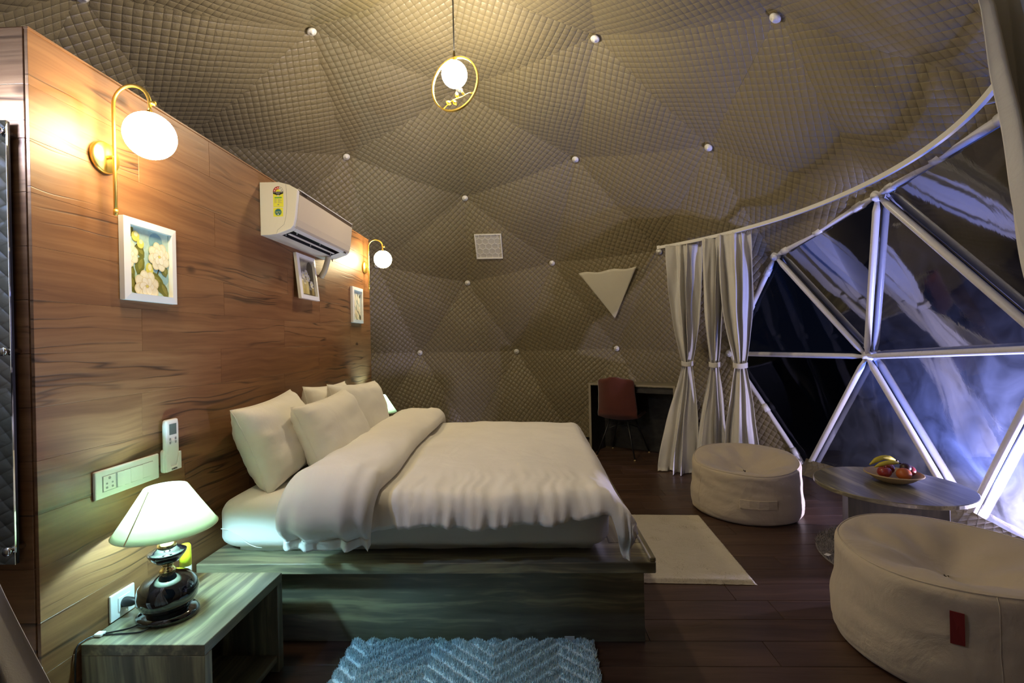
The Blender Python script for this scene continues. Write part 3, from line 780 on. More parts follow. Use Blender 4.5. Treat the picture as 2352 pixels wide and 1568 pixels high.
switch_board(4.42, 4.70, .96, 1.07, 'white switch board on the plank wall behind the far pillows')

# remote control in its holder
rm = thing('remote_control', (WX, 2.167, .98), 'white air conditioner remote in a wall holder above the switch board', 'remote')
rounded_box('remote_body', (WX+.008, 2.125, .992), (WX+.030, 2.209, 1.219), (.008, .012, .012), 8, M_white, rm, lambda p, d: Vector())
box('display', (WX+.030, 2.146, 1.148), (WX+.0308, 2.190, 1.198), M_screen, rm, .0005)
for y_, z_, s_ in ((2.150, 1.128, .006), (2.184, 1.128, .006), (2.150, 1.112, .006), (2.184, 1.112, .006)): box('button', (WX+.030, y_-s_*.8, z_-s_), (WX+.0312, y_+s_*.8, z_+s_), M_grey, rm, .001)
lathe('round_button', [(.011, 0), (.010, .0015), (1e-6, .002)], (WX+.030, 2.167, 1.120), M_white, rm, 20, axis='X')
ho = rounded_box('wall_holder', (WX, 2.119, .978), (WX+.026, 2.215, 1.085), (.010, .012, .012), 8, M_white, rm, lambda p, d: Vector())
bm = bmesh.new()
vs = [bm.verts.new((WX+x_, y_, z_)) for x_ in (.026, .034) for y_, z_ in ((2.121, .982), (2.213, .982), (2.213, 1.062), (2.203, 1.062), (2.188, 1.000), (2.147, 1.000), (2.131, 1.062), (2.121, 1.062))]
bm.faces.new(vs[8:]); [bm.faces.new((vs[i], vs[(i+1) % 8], vs[8+(i+1) % 8], vs[8+i])) for i in range(8)]
bm_obj('holder_lip', bm, M_white, ho)
text('brand_lettering', 'DAIKIN', .010, basis((WX+.0352, 2.167, .990), (0, 1, 0), (0, 0, 1)), M_black, rm)

# ------------------------------------------------------------------ framed pictures
def print_mesh(name, y0, y1, z0, z1, x, shapes, bgc, parent):
    """shapes: list of (colour, [(u, v)...]) in picture coordinates 0..1"""
    vs, fs, cols = [], [], []
    def addp(pts, c, lay):
        o = len(vs)
        for u, v in pts: vs.append((x + .00006*lay, y0 + min(max(u, 0), 1)*(y1-y0), z0 + min(max(v, 0), 1)*(z1-z0)))
        fs.append(tuple(range(o, o+len(pts)))); cols.append(c)
    G = 6
    for i in range(G):
        for j in range(G):
            t = .5 + .5*nz(i*.7+bgc[0][0]*9, j*.6); c = tuple(a*(1-t)+b*t for a, b in zip(*bgc))
            addp([(i/G, j/G), ((i+1)/G, j/G), ((i+1)/G, (j+1)/G), (i/G, (j+1)/G)], c, 0)
    for k, (c, pts) in enumerate(shapes): addp(pts, c, k+2)
    o = mesh_obj(name, vs, fs, M_print, parent)
    at = o.data.color_attributes.new('Col', 'FLOAT_COLOR', 'CORNER')
    for p in o.data.polygons:
        for li in p.loop_indices: at.data[li].color = (*cols[p.index], 1)
    return o
def ell(cx_, cy_, rx, ry, rot=0, n=16, k=0.0):
    return [(cx_ + rx*math.cos(t)*math.cos(rot) - ry*math.sin(t)*math.sin(rot), cy_ + (rx*math.cos(t)*math.sin(rot) + ry*math.sin(t)*math.cos(rot))*.84) for t in [2*PI*i/n for i in range(n)]]
def leaf(cx_, cy_, L, W_, rot):
    pts = [(-L, 0), (-L*.5, W_*.8), (0, W_), (L*.5, W_*.75), (L, 0), (L*.5, -W_*.6), (0, -W_*.85), (-L*.5, -W_*.7)]
    return [(cx_ + a*math.cos(rot) - b*math.sin(rot), cy_ + (a*math.sin(rot) + b*math.cos(rot))*.84) for a, b in pts]
CRM, CRM2, CRM3 = (.80, .76, .55), (.72, .64, .38), (.62, .50, .24)
GRN, GRN2, BUD = (.16, .17, .03), (.27, .26, .05), (.68, .64, .13)
def camellia(S_, cx_, cy_, r):
    for k in range(8):
        a = k*2*PI/8 + .3; S_.append((CRM2, ell(cx_ + r*.62*math.cos(a), cy_ + r*.62*math.sin(a)*.84, r*.48, r*.40, a)))
        S_.append((CRM, ell(cx_ + r*.58*math.cos(a), cy_ + r*.58*math.sin(a)*.84, r*.43, r*.34, a)))
    for k in range(6):
        a = k*2*PI/6; S_.append((CRM2, ell(cx_ + r*.30*math.cos(a), cy_ + r*.30*math.sin(a)*.84, r*.36, r*.27, a)))
        S_.append(((.82, .79, .62), ell(cx_ + r*.30*math.cos(a), cy_ + r*.30*math.sin(a)*.84, r*.31, r*.23, a)))
    S_.append((CRM3, ell(cx_, cy_, r*.16, r*.12))); S_.append((BUD, ell(cx_, cy_, r*.10, r*.07)))
def floral(seed):
    s = []
    if seed == 1:
        s += [((.22, .42, .45), ell(.68, .84, .17, .17)), ((.28, .5, .5), ell(.8, .3, .2, .16)), ((.42, .60, .52), ell(.3, .8, .2, .15))]
        s += [((.06, .045, .02), [(.05, .60), (.07, .60), (.25, .74), (.23, .75)]), ((.07, .07, .02), [(.52, .22), (.55, .22), (.6, .32), (.58, .33)]), ((.07, .07, .02), [(.68, .33), (.72, .33), (.76, .42), (.73, .42)])]
        for l in ((.08, .90, .12, .09, .9), (.30, .64, .14, .10, -.8), (.30, .44, .19, .12, 1.2), (.06, .34, .17, .11, -.9), (.12, .14, .17, .13, 1.9), (.72, .20, .28, .13, -.9), (.86, .10, .20, .10, -1.0), (.88, .41, .12, .10, -1.2)):
            s.append((GRN, leaf(*l))); s.append((GRN2, leaf(l[0]+.01, l[1]+.015, l[2]*.6, l[3]*.45, l[4])))
        for b in ((.20, .86, .09, .09), (.31, .76, .08, .08), (.51, .40, .09, .12)):
            s.append((GRN2, ell(b[0], b[1]-.03, b[2]*.9, b[3]*.8))); s.append((BUD, ell(*b))); s.append(((.78, .76, .45), ell(b[0]+.01, b[1]+.03, b[2]*.5, b[3]*.5)))
        camellia(s, .02, .58, .22); camellia(s, .74, .62, .25); camellia(s, .42, .13, .27)
    elif seed == 2:
        s += [((.10, .075, .03), [(0, 0), (1, 0), (1, .16), (0, .22)]), ((.06, .05, .03), ell(.8, .6, .25, .45))]
        for x_, h_, c in ((.20, .42, (.46, .36, .10)), (.38, .34, (.40, .30, .08)), (.52, .42, (.50, .42, .16)), (.86, .25, (.30, .22, .07))):
            s.append((c, [(x_-.08, .05), (x_+.08, .05), (x_+.08, h_), (x_-.08, h_)])); s.append(((.62, .55, .30), ell(x_, h_, .08, .03)))
        for x_, y_ in ((.62, .50), (.30, .56), (.80, .34), (.5, .62)):
            for k in range(6): s.append(((.62, .60, .50), ell(x_+.07*math.cos(k), y_+.06*math.sin(k), .055, .05, k)))
            s.append((BUD, ell(x_, y_, .03, .03)))
    else:
        for k, (x_, y0_) in enumerate(((.25, .2), (.45, .1), (.62, .22), (.8, .12))): s.append(((.20, .24, .06), [(x_, 0), (x_+.02, 0), (x_+.04, .8), (x_+.01, .8)]))
        for l in ((.1, .08, .14, .08, .6), (.9, .1, .14, .1, 2.2), (.6, .05, .12, .08, .4), (.15, .5, .1, .06, 1), (.9, .82, .12, .07, .7), (.62, .86, .1, .06, 2.1)): s.append(((.04, .045, .02), leaf(*l)))
        for x_, y_ in ((.2, .32), (.42, .22), (.34, .55), (.62, .42), (.74, .66), (.5, .78), (.24, .74), (.80, .34), (.55, .14)):
            for k in range(5): s.append(((.74, .70, .54), ell(x_+.06*math.cos(k*1.26), y_+.07*math.sin(k*1.26), .075, .075, k*1.26)))
            s.append((CRM2, ell(x_, y_, .035, .035)))
    return s
def picture(y0, y1, z0, z1, seed, bgc, label, tilt=0.0, slant=0.0):
    r = thing('picture_frame', (WX, (y0+y1)/2, (z0+z1)/2), label, 'picture', 'white framed pictures on the plank wall')
    fw, d = .030, .026; x0 = WX + .002
    O = [(y0, z0), (y1, z0), (y1, z1), (y0, z1)]; I = [(y0+fw, z0+fw), (y1-fw, z0+fw), (y1-fw, z1-fw), (y0+fw, z1-fw)]
    for i in range(4):
        j = (i+1) % 4
        pts = [O[i], O[j], I[j], I[i]]
        vs = [(x0, *p) for p in pts] + [(x0+d - (.004 if k < 2 else 0), *p) for k, p in enumerate(pts)]
        mesh_obj('frame_rail', vs, [(3, 2, 1, 0), (4, 5, 6, 7), (0, 1, 5, 4), (1, 2, 6, 5), (2, 3, 7, 6), (3, 0, 4, 7)], M_white, r)
    print_mesh('print', y0+fw, y1-fw, z0+fw, z1-fw, x0+.006, floral(seed), bgc, r)
    box('mount_board', (x0, y0+.006, z0+.006), (x0+.005, y1-.006, z1-.006), M_white, r)
    if tilt or slant:
        c = Vector((WX+.004, (y0+y1)/2, z1)); 
        for o in r.children:
            o.data.transform(Matrix.Translation(c) @ Matrix.Rotation(slant, 4, 'Y') @ Matrix.Rotation(tilt, 4, 'X') @ Matrix.Translation(-c))
    return r
picture(1.927, 2.222, 1.757, 2.108, 1, ((.38, .60, .56), (.52, .66, .50)), 'white framed picture of cream camellias on pale teal below the near sconce')
picture(3.405, 3.705, 1.890, 2.225, 2, ((.34, .31, .22), (.16, .15, .13)), 'white framed dim still life picture hanging under the air conditioner', slant=-.10)
picture(4.50, 4.785, 1.759, 2.105, 3, ((.50, .58, .54), (.62, .66, .52)), 'white framed picture of small pale blooms below the far sconce')

# ------------------------------------------------------------------ wall sconces
def sconce(y, dz, label):
    r = thing('wall_sconce', (WX, y, 2.32+dz), label, 'wall lamp', 'gold globe wall sconces')
    zp = 2.32 + dz
    lathe('back_plate', [(.062, 0), (.063, .012), (.058, .020), (1e-6, .021)], (WX, y, zp), M_gold, r, 40, axis='X')
    tube('bracket', [(WX+.018, y, zp), (WX+.052, y, zp)], .0075, M_gold, r, n=12)
    xr, xg = WX+.050, -1.500; rad = (xg-xr)/2; za = 2.53 + dz
    pts = [(xr, y, 2.10+dz), (xr, y, 2.30+dz), (xr, y, 2.45+dz)] + [(xr + rad - rad*math.cos(PI*k/16), y, za + rad*math.sin(PI*k/16)) for k in range(17)] + [(xg, y, 2.515+dz), (xg, y, 2.49+dz)]
    tube('arched_rod', pts, .0068, M_gold, r, n=12)
    lathe('rod_tip', [(1e-6, -.014), (.008, -.012), (.0085, 0), (.0085, .01)], (xr, y, 2.10+dz), M_gold, r, 16)
    lathe('knuckle', [(.009, 0), (.009, .016), (1e-6, .017)], (xg+.006, y, 2.53+dz), M_gold, r, 16, axis='X')
    lathe('globe_cap', [(.034, .0), (.034, .006), (.012, .012), (.010, .022)], (xg, y, 2.479+dz), M_gold, r, 28)
    lathe('globe', sphere_prof(.090, 22, 2.40+dz), (xg, y, 0), M_glow_s, r, 36)
    return r
sconce(1.862, 0, 'gold arched wall sconce with large glowing globe near the entrance end')
sconce(4.90, .022, 'gold arched wall sconce with glowing globe at the far end of the plank wall')

# ------------------------------------------------------------------ air conditioner
AY0, AY1 = 2.989, 3.932
ac = thing('air_conditioner', (WX, 3.46, 2.26), 'white wall mounted split air conditioner with yellow energy label', 'air conditioner')
prof = [(0, 2.257), (0, 2.595), (.125, 2.593), (.19, 2.574), (.236, 2.548), (.246, 2.535), (.238, 2.46), (.226, 2.36), (.214, 2.312), (.196, 2.292)]
low = [(.188, 2.289), (.150, 2.325), (.085, 2.318), (.112, 2.264)]
prof2 = prof + [(.107, 2.262), (.06, 2.257)]
def extr(name, pf, y0, y1, mat, parent, bev=0.004):
    bm = bmesh.new(); a = [bm.verts.new((WX + x_, y0, z_)) for x_, z_ in pf]; b = [bm.verts.new((WX + x_, y1, z_)) for x_, z_ in pf]; n = len(pf)
    bm.faces.new(a[::-1]); bm.faces.new(b)
    for i in range(n): bm.faces.new((a[i], a[(i+1) % n], b[(i+1) % n], b[i]))
    bmesh.ops.recalc_face_normals(bm, faces=bm.faces)
    if bev: bmesh.ops.bevel(bm, geom=[e for e in bm.edges if abs((e.verts[0].co-e.verts[1].co).normalized().y) < .5], offset=bev, segments=2, affect='EDGES', profile=.5)
    return bm_obj(name, bm, mat, parent)
VY0, VY1 = 3.045, 3.80
extr('end_block', prof2, AY0, VY0, M_acbody, ac)
extr('end_block', prof2, VY1, AY1, M_acbody, ac)
extr('housing', prof + low + [(.06, 2.257)], VY0, VY1, M_acbody, ac, 0)
inner = plain('dark outlet', (.03, .03, .028), .6)
mesh_obj('air_outlet', [(WX+.1865, VY0+.001, 2.2895), (WX+.149, VY0+.001, 2.3235), (WX+.087, VY0+.001, 2.3165), (WX+.112, VY0+.001, 2.2655), (WX+.1865, VY1-.001, 2.2895), (WX+.149, VY1-.001, 2.3235), (WX+.087, VY1-.001, 2.3165), (WX+.112, VY1-.001, 2.2655)], [(0, 4, 5, 1), (1, 5, 6, 2), (2, 6, 7, 3), (0, 1, 2, 3), (7, 6, 5, 4)], inner, ac)
box('louver_blade', (WX+.138, VY0+.02, 2.277), (WX+.154, VY1-.02, 2.281), M_acbody, ac, .001, M=Matrix.Translation((WX+.15, 0, 2.278)) @ Matrix.Rotation(-.25, 4, 'Y') @ Matrix.Translation((-WX-.15, 0, -2.278)))
for y_ in (3.07, 3.42, 3.77):
    box('louver_pivot', (WX+.120, y_, 2.268), (WX+.126, y_+.004, 2.288), M_white, ac); box('louver_pivot', (WX+.168, y_+.05, 2.284), (WX+.174, y_+.054, 2.300), M_white, ac)
FO = .004
extr('front_panel', [(.2435+FO, 2.515), (.238+FO, 2.46), (.226+FO, 2.36), (.216+FO, 2.318), (.208+FO, 2.305), (.20, 2.305), (.21, 2.33), (.225, 2.45), (.235, 2.515)], AY0+.028, AY1-.012, M_acfront, ac, 0)
extr('trim_strip', [(.2435+FO*.7, 2.517), (.245+FO*.7, 2.540), (.236, 2.548), (.23, 2.53), (.235, 2.517)], AY0+.028, AY1-.012, M_brownstrip, ac, 0)
extr('top_lip', [(.246+FO, 2.540), (.247+FO, 2.546), (.236, 2.555), (.23, 2.549)], AY0+.028, AY1-.012, M_acbody, ac, 0)
text('brand_lettering', 'DAIKIN', .022, basis((WX+.2475, AY0+.09, 2.529), (0, 1, 0), (.1, 0, 1)), plain('dark lettering', (.02, .015, .01), .4), ac)
box('indicator_window', (WX+.2085, 3.83, 2.292), (WX+.214, 3.868, 2.304), M_black, ac, .001)
# grooves and label on the end face
for pts in ([(.172, 2.583), (.176, 2.45), (.168, 2.37), (.155, 2.322)], [(.155, 2.322), (.110, 2.285), (.106, 2.266)]):
    tube('seam_line', [(WX+x_, AY0-.0003, z_) for x_, z_ in pts], .0009, M_grey, ac, n=6)
bm = bmesh.new()
for k in range(9): box_geo(bm, (WX+.055+k*.006, AY0-.0006, 2.275+.004*k), (WX+.0562+k*.006, AY0+.001, 2.41+.002*k))
bm_obj('moulded_ribs', bm, M_acbody, ac)
Lx0, Lx1 = WX+.088, WX+.154; Lc = (Lx0+Lx1)/2; LR = (Lx1-Lx0)/2
yl = AY0 - .0012
lb = box('energy_label', (Lx0, yl, 2.432), (Lx1, AY0, 2.530), M_labelyel, ac)
def disc_part(name, a0, a1, r0, r1, cx_, cz_, y_, mat, n=14):
    vs, fs = [], []
    for k in range(n+1):
        a = a0 + (a1-a0)*k/n
        vs += [(cx_ + r0*math.cos(a), y_, cz_ + r0*math.sin(a)), (cx_ + r1*math.cos(a), y_, cz_ + r1*math.sin(a))]
    for k in range(n): fs.append((2*k, 2*k+1, 2*k+3, 2*k+2))
    return mesh_obj(name, vs, fs, mat, lb)
disc_part('label_white_arc', 0, PI*.42, 0, LR, Lc, 2.530, yl, M_white)
disc_part('label_red_arc', PI*.42, PI, 0, LR, Lc, 2.530, yl, M_labelred)
disc_part('label_centre', 0, PI, 0, LR*.45, Lc, 2.530, yl-.0004, M_labelyel)
disc_part('label_outline', 0, PI, LR*.97, LR*1.02, Lc, 2.530, yl-.0003, M_black)
def star(cx_, cz_, r, mat):
    pts = [(cx_ + (r if k % 2 == 0 else r*.42)*math.sin(k*PI/5), yl-.0004, cz_ + (r if k % 2 == 0 else r*.42)*math.cos(k*PI/5)) for k in range(10)]
    mesh_obj('label_star', pts, [tuple(range(10))], mat, lb)
for k, a in enumerate((162, 126, 94, 58, 22)): star(Lc + LR*.72*math.cos(math.radians(a)), 2.530 + LR*.72*math.sin(math.radians(a)), .0062, M_white if k < 3 else M_grey)
poly('label_black_band', [(Lx0, yl-.0004, 2.531), (Lx1, yl-.0004, 2.531), (Lx1, yl-.0004, 2.518), (Lc, yl-.0004, 2.504), (Lx0, yl-.0004, 2.518)], M_black, lb)
TB = lambda x_, z_: basis((x_, yl-.0008, z_), (1, 0, 0), (0, 0, 1))
text('label_lettering', 'POWER SAVINGS\nGUIDE', .0078, TB(Lc, 2.5225), M_white, lb, ext=.0001)
text('label_lettering', '\u25CF', .004, TB(Lc, 2.507), M_white, lb, ext=.0001)
disc_part('label_emblem', 0, 2*PI, 0, .0062, Lc, 2.5045, yl-.0005, M_white)
poly('label_emblem_mark', [(Lc-.001, yl-.0007, 2.508), (Lc+.002, yl-.0007, 2.508), (Lc+.0005, yl-.0007, 2.501)], M_black, lb)
poly('label_green_band', [(Lx0+.010, yl-.0004, 2.496), (Lx1-.010, yl-.0004, 2.496), (Lx1-.010, yl-.0004, 2.488), (Lx0+.010, yl-.0004, 2.488)], M_labelgrn, lb)
bm = bmesh.new()
for k in range(8):
    z_ = 2.483 - k*.0035
    for xa, xb in ((Lx0+.008, Lx0+.020 + .006*((k*3) % 4)/3), (Lx0+.030, Lx0+.046 + .012*((k*5) % 4)/3)): box_geo(bm, (xa, yl-.0004, z_-.0006), (xb, yl, z_+.0006))
box_geo(bm, (Lc-.005, yl-.0004, 2.444), (Lc+.005, yl, 2.451)); box_geo(bm, (Lx0+.004, yl-.0004, 2.4345), (Lx1-.004, yl, 2.4355))
bm_obj('label_small_print', bm, M_grey, lb)
l2 = box('temperature_label', (Lx0, yl, 2.372), (Lx1-.004, AY0, 2.428), M_labelyel, ac)
lb = l2
cx2 = (Lx0+Lx1-.004)/2
disc_part('label_teal_disc', 0, 2*PI, 0, .0215, cx2, 2.400, yl-.0004, M_teal, 30)
disc_part('label_ring', 0, 2*PI, .0245, .0252, cx2, 2.400, yl-.0004, M_labelgrn, 30)
text('label_lettering', '24\u00B0C', .016, TB(cx2, 2.399), M_labelyel, l2, ext=.0001)
disc_part('label_emblem', 0, 2*PI, 0, .0045, cx2, 2.386, yl-.0006, M_white, 12)
# drain pipe below the unit
hose = tube('drain_pipe', spline([(WX+.10, 3.78, 2.262), (WX+.085, 3.80, 2.225), (WX+.05, 3.82, 2.15), (WX+.015, 3.83, 2.10)]), .022, plain('cream pipe wrap', (.55, .52, .38), .6), ac, n=14)
tube('sensor_wire', [(WX+.08, 3.905, 2.262), (WX+.082, 3.907, 2.238)], .004, M_black, ac, n=8)

# ------------------------------------------------------------------ pendant lamp
PX, PY = -.568, 3.898
pd = thing('pendant_lamp', (PX, PY, 3.44), 'ring pendant lamp with glowing globe and gilt leafy branch', 'pendant lamp')
ztop = 4.50
tube('cord', [(PX, PY, 3.90), (PX, PY, 4.2), (PX, PY, ztop)], .0055, M_black, pd, n=10)
lathe('ceiling_canopy', [(.05, 0), (.055, -.02), (.03, -.035), (.006, -.04)], (PX, PY, ztop+.03), M_black, pd, 24)
lathe('cord_grip', [(.009, 3.868), (.012, 3.875), (.010, 3.905), (.006, 3.93)], (PX, PY, 0), plain('bronze grip', (.12, .09, .04), .4, 1), pd, 16)
lathe('globe', sphere_prof(.104, 24, 3.738), (PX, PY, 0), M_glow_p, pd, 40)
lathe('globe_cap', [(.030, 3.835), (.030, 3.845), (.012, 3.852), (.012, 3.866)], (PX, PY, 0), M_gold, pd, 24)
RZ, RAD = 3.658, .213; yaw_p = math.radians(-22)
def rp(a, r=RAD, d=0.0): return Vector((PX + r*math.cos(a)*math.cos(yaw_p) - d*math.sin(yaw_p), PY + r*math.cos(a)*math.sin(yaw_p) + d*math.cos(yaw_p), RZ + r*math.sin(a)))
n = 72; vs, fs = [], []
for k in range(n):
    a = 2*PI*k/n
    for rr, dd in ((RAD-.006, -.011), (RAD+.006, -.011), (RAD+.006, .011), (RAD-.006, .011)): vs.append(rp(a, rr, dd))
for k in range(n):
    for q in range(4): fs.append((k*4+q, k*4+(q+1) % 4, ((k+1) % n)*4+(q+1) % 4, ((k+1) % n)*4+q))
mesh_obj('ring', vs, fs, M_gold, pd, False)
br = tube('branch', [rp(math.radians(238), RAD-.004), rp(math.radians(245), .165), rp(math.radians(255), .135), rp(math.radians(275), .122), rp(math.radians(300), .135), rp(math.radians(322), .165), rp(math.radians(328), RAD-.004)], .0035, M_gold, pd, n=8)
def ornament_leaf(a, r, ang, L=.032, Wd=.017):
    c = rp(math.radians(a), r); ex_ = Vector((math.cos(yaw_p), math.sin(yaw_p), 0)); ez_ = Vector((0, 0, 1))
    d = ex_*math.cos(ang) + ez_*math.sin(ang); s = ex_*(-math.sin(ang)) + ez_*math.cos(ang); nn = d.cross(s)
    pr_ = [(-1, 0), (-.6, .75), (0, 1), (.6, .6), (1, 0), (.6, -.6), (0, -1), (-.6, -.75)]
    vs = [c + d*(L*p) + s*(Wd*q) for p, q in pr_] + [c + nn*.006, c - nn*.003]
    fs = [(i, (i+1) % 8, 8) for i in range(8)] + [((i+1) % 8, i, 9) for i in range(8)]
    mesh_obj('leaf', vs, fs, M_gold, br, True)
for a in ((246, .150, 2.5), (268, .146, -1.0), (282, .096, 1.9)): ornament_leaf(*a)
c = rp(math.radians(305), .112); ex_ = Vector((math.cos(yaw_p), math.sin(yaw_p), 0))
def bird(u, v):
    t = u; th = v*2*PI
    ctr = c + ex_*(-.022 + .062*t) + Vector((0, 0, .030 - .050*t + .012*math.sin(PI*min(t*2.2, 1))))
    r = (.013*math.sin(PI*min(max(t/.30, .02), 1)) if t < .2 else .0) if False else .018*max(math.sin(PI*min(t*1.18+.06, 1)), .12)*(1 - .35*sm(.15, .3, t)*sm(.45, .3, t))
    return ctr + Vector((0, 0, 1))*(r*math.sin(th)) + Vector((-math.sin(yaw_p), math.cos(yaw_p), 0))*(r*.8*math.cos(th))
mesh = grid('bird_ornament', 16, 14, bird, M_gold, pd)

# ------------------------------------------------------------------ curtain rail and tied curtains
RLR, RLZ = 3.19, 2.70
def rail_pt(a, r=RLR, z=RLZ): return Vector((DC.x + r*math.cos(a), DC.y + r*math.sin(a), z))
A0, A1 = math.radians(45.5), math.radians(-54)
rl = thing('curtain_rail', rail_pt(A0), 'white curved curtain rail running along the lining above the window', 'curtain rail')
vs, fs, n = [], [], 70
for k in range(n+1):
    a = A0 + (A1-A0)*k/n
    for dr, dz in ((-.011, -.018), (.011, -.018), (.011, .018), (-.011, .018)): vs.append(rail_pt(a, RLR+dr, RLZ+dz))
for k in range(n):
    for q in range(4): fs.append((k*4+q, k*4+(q+1) % 4, k*4+4+(q+1) % 4, k*4+4+q))
fs += [(3, 2, 1, 0), (n*4, n*4+1, n*4+2, n*4+3)]
mesh_obj('track', vs, fs, M_white, rl)
for deg in (44, 24, 9, -6.5, -24, -45):
    a = math.radians(deg); p = rail_pt(a); q = Vector((math.cos(a), math.sin(a), 0))
    tube('bracket', [p + Vector((0, 0, .017)), p + q*.05 + Vector((0, 0, .03)), p + q*.15 + Vector((0, 0, .035))], .006, M_black if deg in (9, -6.5) else M_white, rl, n=8)
box('end_stop', (-.02, -.016, -.024), (.02, .016, .024), M_white, rl, .004, M=Matrix.Translation(rail_pt(A0)) @ Matrix.Rotation(A0+PI/2, 4, 'Z'))

def curtain(top, waist, bot, tdir, wt, ww, wb, zt, zw, zb, npl, seed, label, swing=.0):
    t = Vector((*tdir, 0)).normalized(); d = Vector((t.y, -t.x, 0))
    top, waist, bot = (Vector((*p, 0)) for p in (top, waist, bot))
    def f(u, v):
        z = zt + (zb-zt)*v
        if z >= zw:
            g = (z-zw)/(zt-zw); wd = ww + (wt-ww)*(1-(1-g)**2.3); c = waist.lerp(top, g)
            amp = .030 + .040*math.sin(PI*min(g*1.05, 1)) ; bulge = .05*math.sin(PI*min(g*1.2, 1))
            if g > .93: amp *= .75
        else:
            g = (zw-z)/(zw-zb); wd = ww + (wb-ww)*(1-(1-g)**1.55); c = waist.lerp(bot, sm(0, 1, g)*.5 + g*.5)
            amp = .020 + .050*g; bulge = .10*g
        s = u - .5
        ph = (u + .085*math.sin(u*9.1 + seed*2))*npl*2*PI + 1.3*nz(u*2+seed, z*.8, seed) + seed
        amp = min(amp, wd*.5)
        y = amp*(math.sin(ph) + .35*math.sin(2.3*ph + seed)) + bulge*math.cos(PI*s) + .02*nz(u*5, z*3, seed)
        x = s*wd + .25*amp*math.cos(ph*1.0 + 1) + .012*nz(u*7+seed, z*2.5)
        zz = z
        if v > .985: zz = zb + .004 + .010*abs(nz(u*9, seed))
        return c + t*x + d*y + Vector((0, 0, zz))
    r = thing('curtain', ((bot.x, bot.y, 0)), label, 'curtain', 'tied off white curtains')
    o = grid('curtain_cloth', 150, 90, f, M_curtain, r); o.modifiers.new('t', 'SOLIDIFY').thickness = .003
    def g(u, v):
        a = u*2*PI; k = .030*(v-.5)*2
        return waist + d*.012 + t*((ww/2+.014)*math.cos(a)) + d*(.050*math.sin(a)) + Vector((0, 0, zw + .028*(2*v-1) + .006*math.cos(a*2)))
    tb = grid('tie_band', 36, 6, g, M_curtain, r, closed_u=True); tb.modifiers.new('t', 'SOLIDIFY').thickness = .004
    for k in range(5):
        u = (k+.5)/5; p = f(u, 0.0)
        tube('curtain_hook', [p + Vector((0, 0, -.02)), p + Vector((0, 0, .012))], .004, M_white, r, n=6)
    return r
def tang(a): return (-math.sin(a), math.cos(a))
def on_rail(x, y):
    a = math.atan2(y-DC.y, x-DC.x); return (DC.x + RLR*math.cos(a), DC.y + RLR*math.sin(a))
curtain(on_rail(1.92, 5.93), (1.90, 5.86), (1.68, 5.57), (1, -.35), .40, .10, .42, 2.68, 1.23, .004, 3.1, 1.0, 'tied off white curtain farthest left on the rail, beside the desk')
curtain(on_rail(2.16, 5.60), (2.095, 5.52), (2.00, 5.44), (1, -.45), .25, .085, .34, 2.68, 1.23, .004, 2.6, 3.4, 'tied off white curtain in the middle of the three beside the desk')
curtain(on_rail(2.27, 5.36), (2.245, 5.20), (2.20, 5.12), (1, -.5), .34, .11, .38, 2.68, 1.235, .004, 2.9, 6.1, 'tied off white curtain beside the clear window edge, behind the pouf')
curtain((1.70, 1.58), (1.76, 1.56), (1.66, 1.52), (1, -.15), .46, .11, .40, 2.70, 1.25, .004, 3.0, 2.2, 'tied off white curtain at the right edge, in front of the window')
curtain((-1.46, .98), (-1.36, .98), (-1.20, .98), (1, .1), .40, .12, .84, 2.5, 1.35, .004, 4.0, 8.3, 'grey white door curtain at the lower left corner by the entrance')

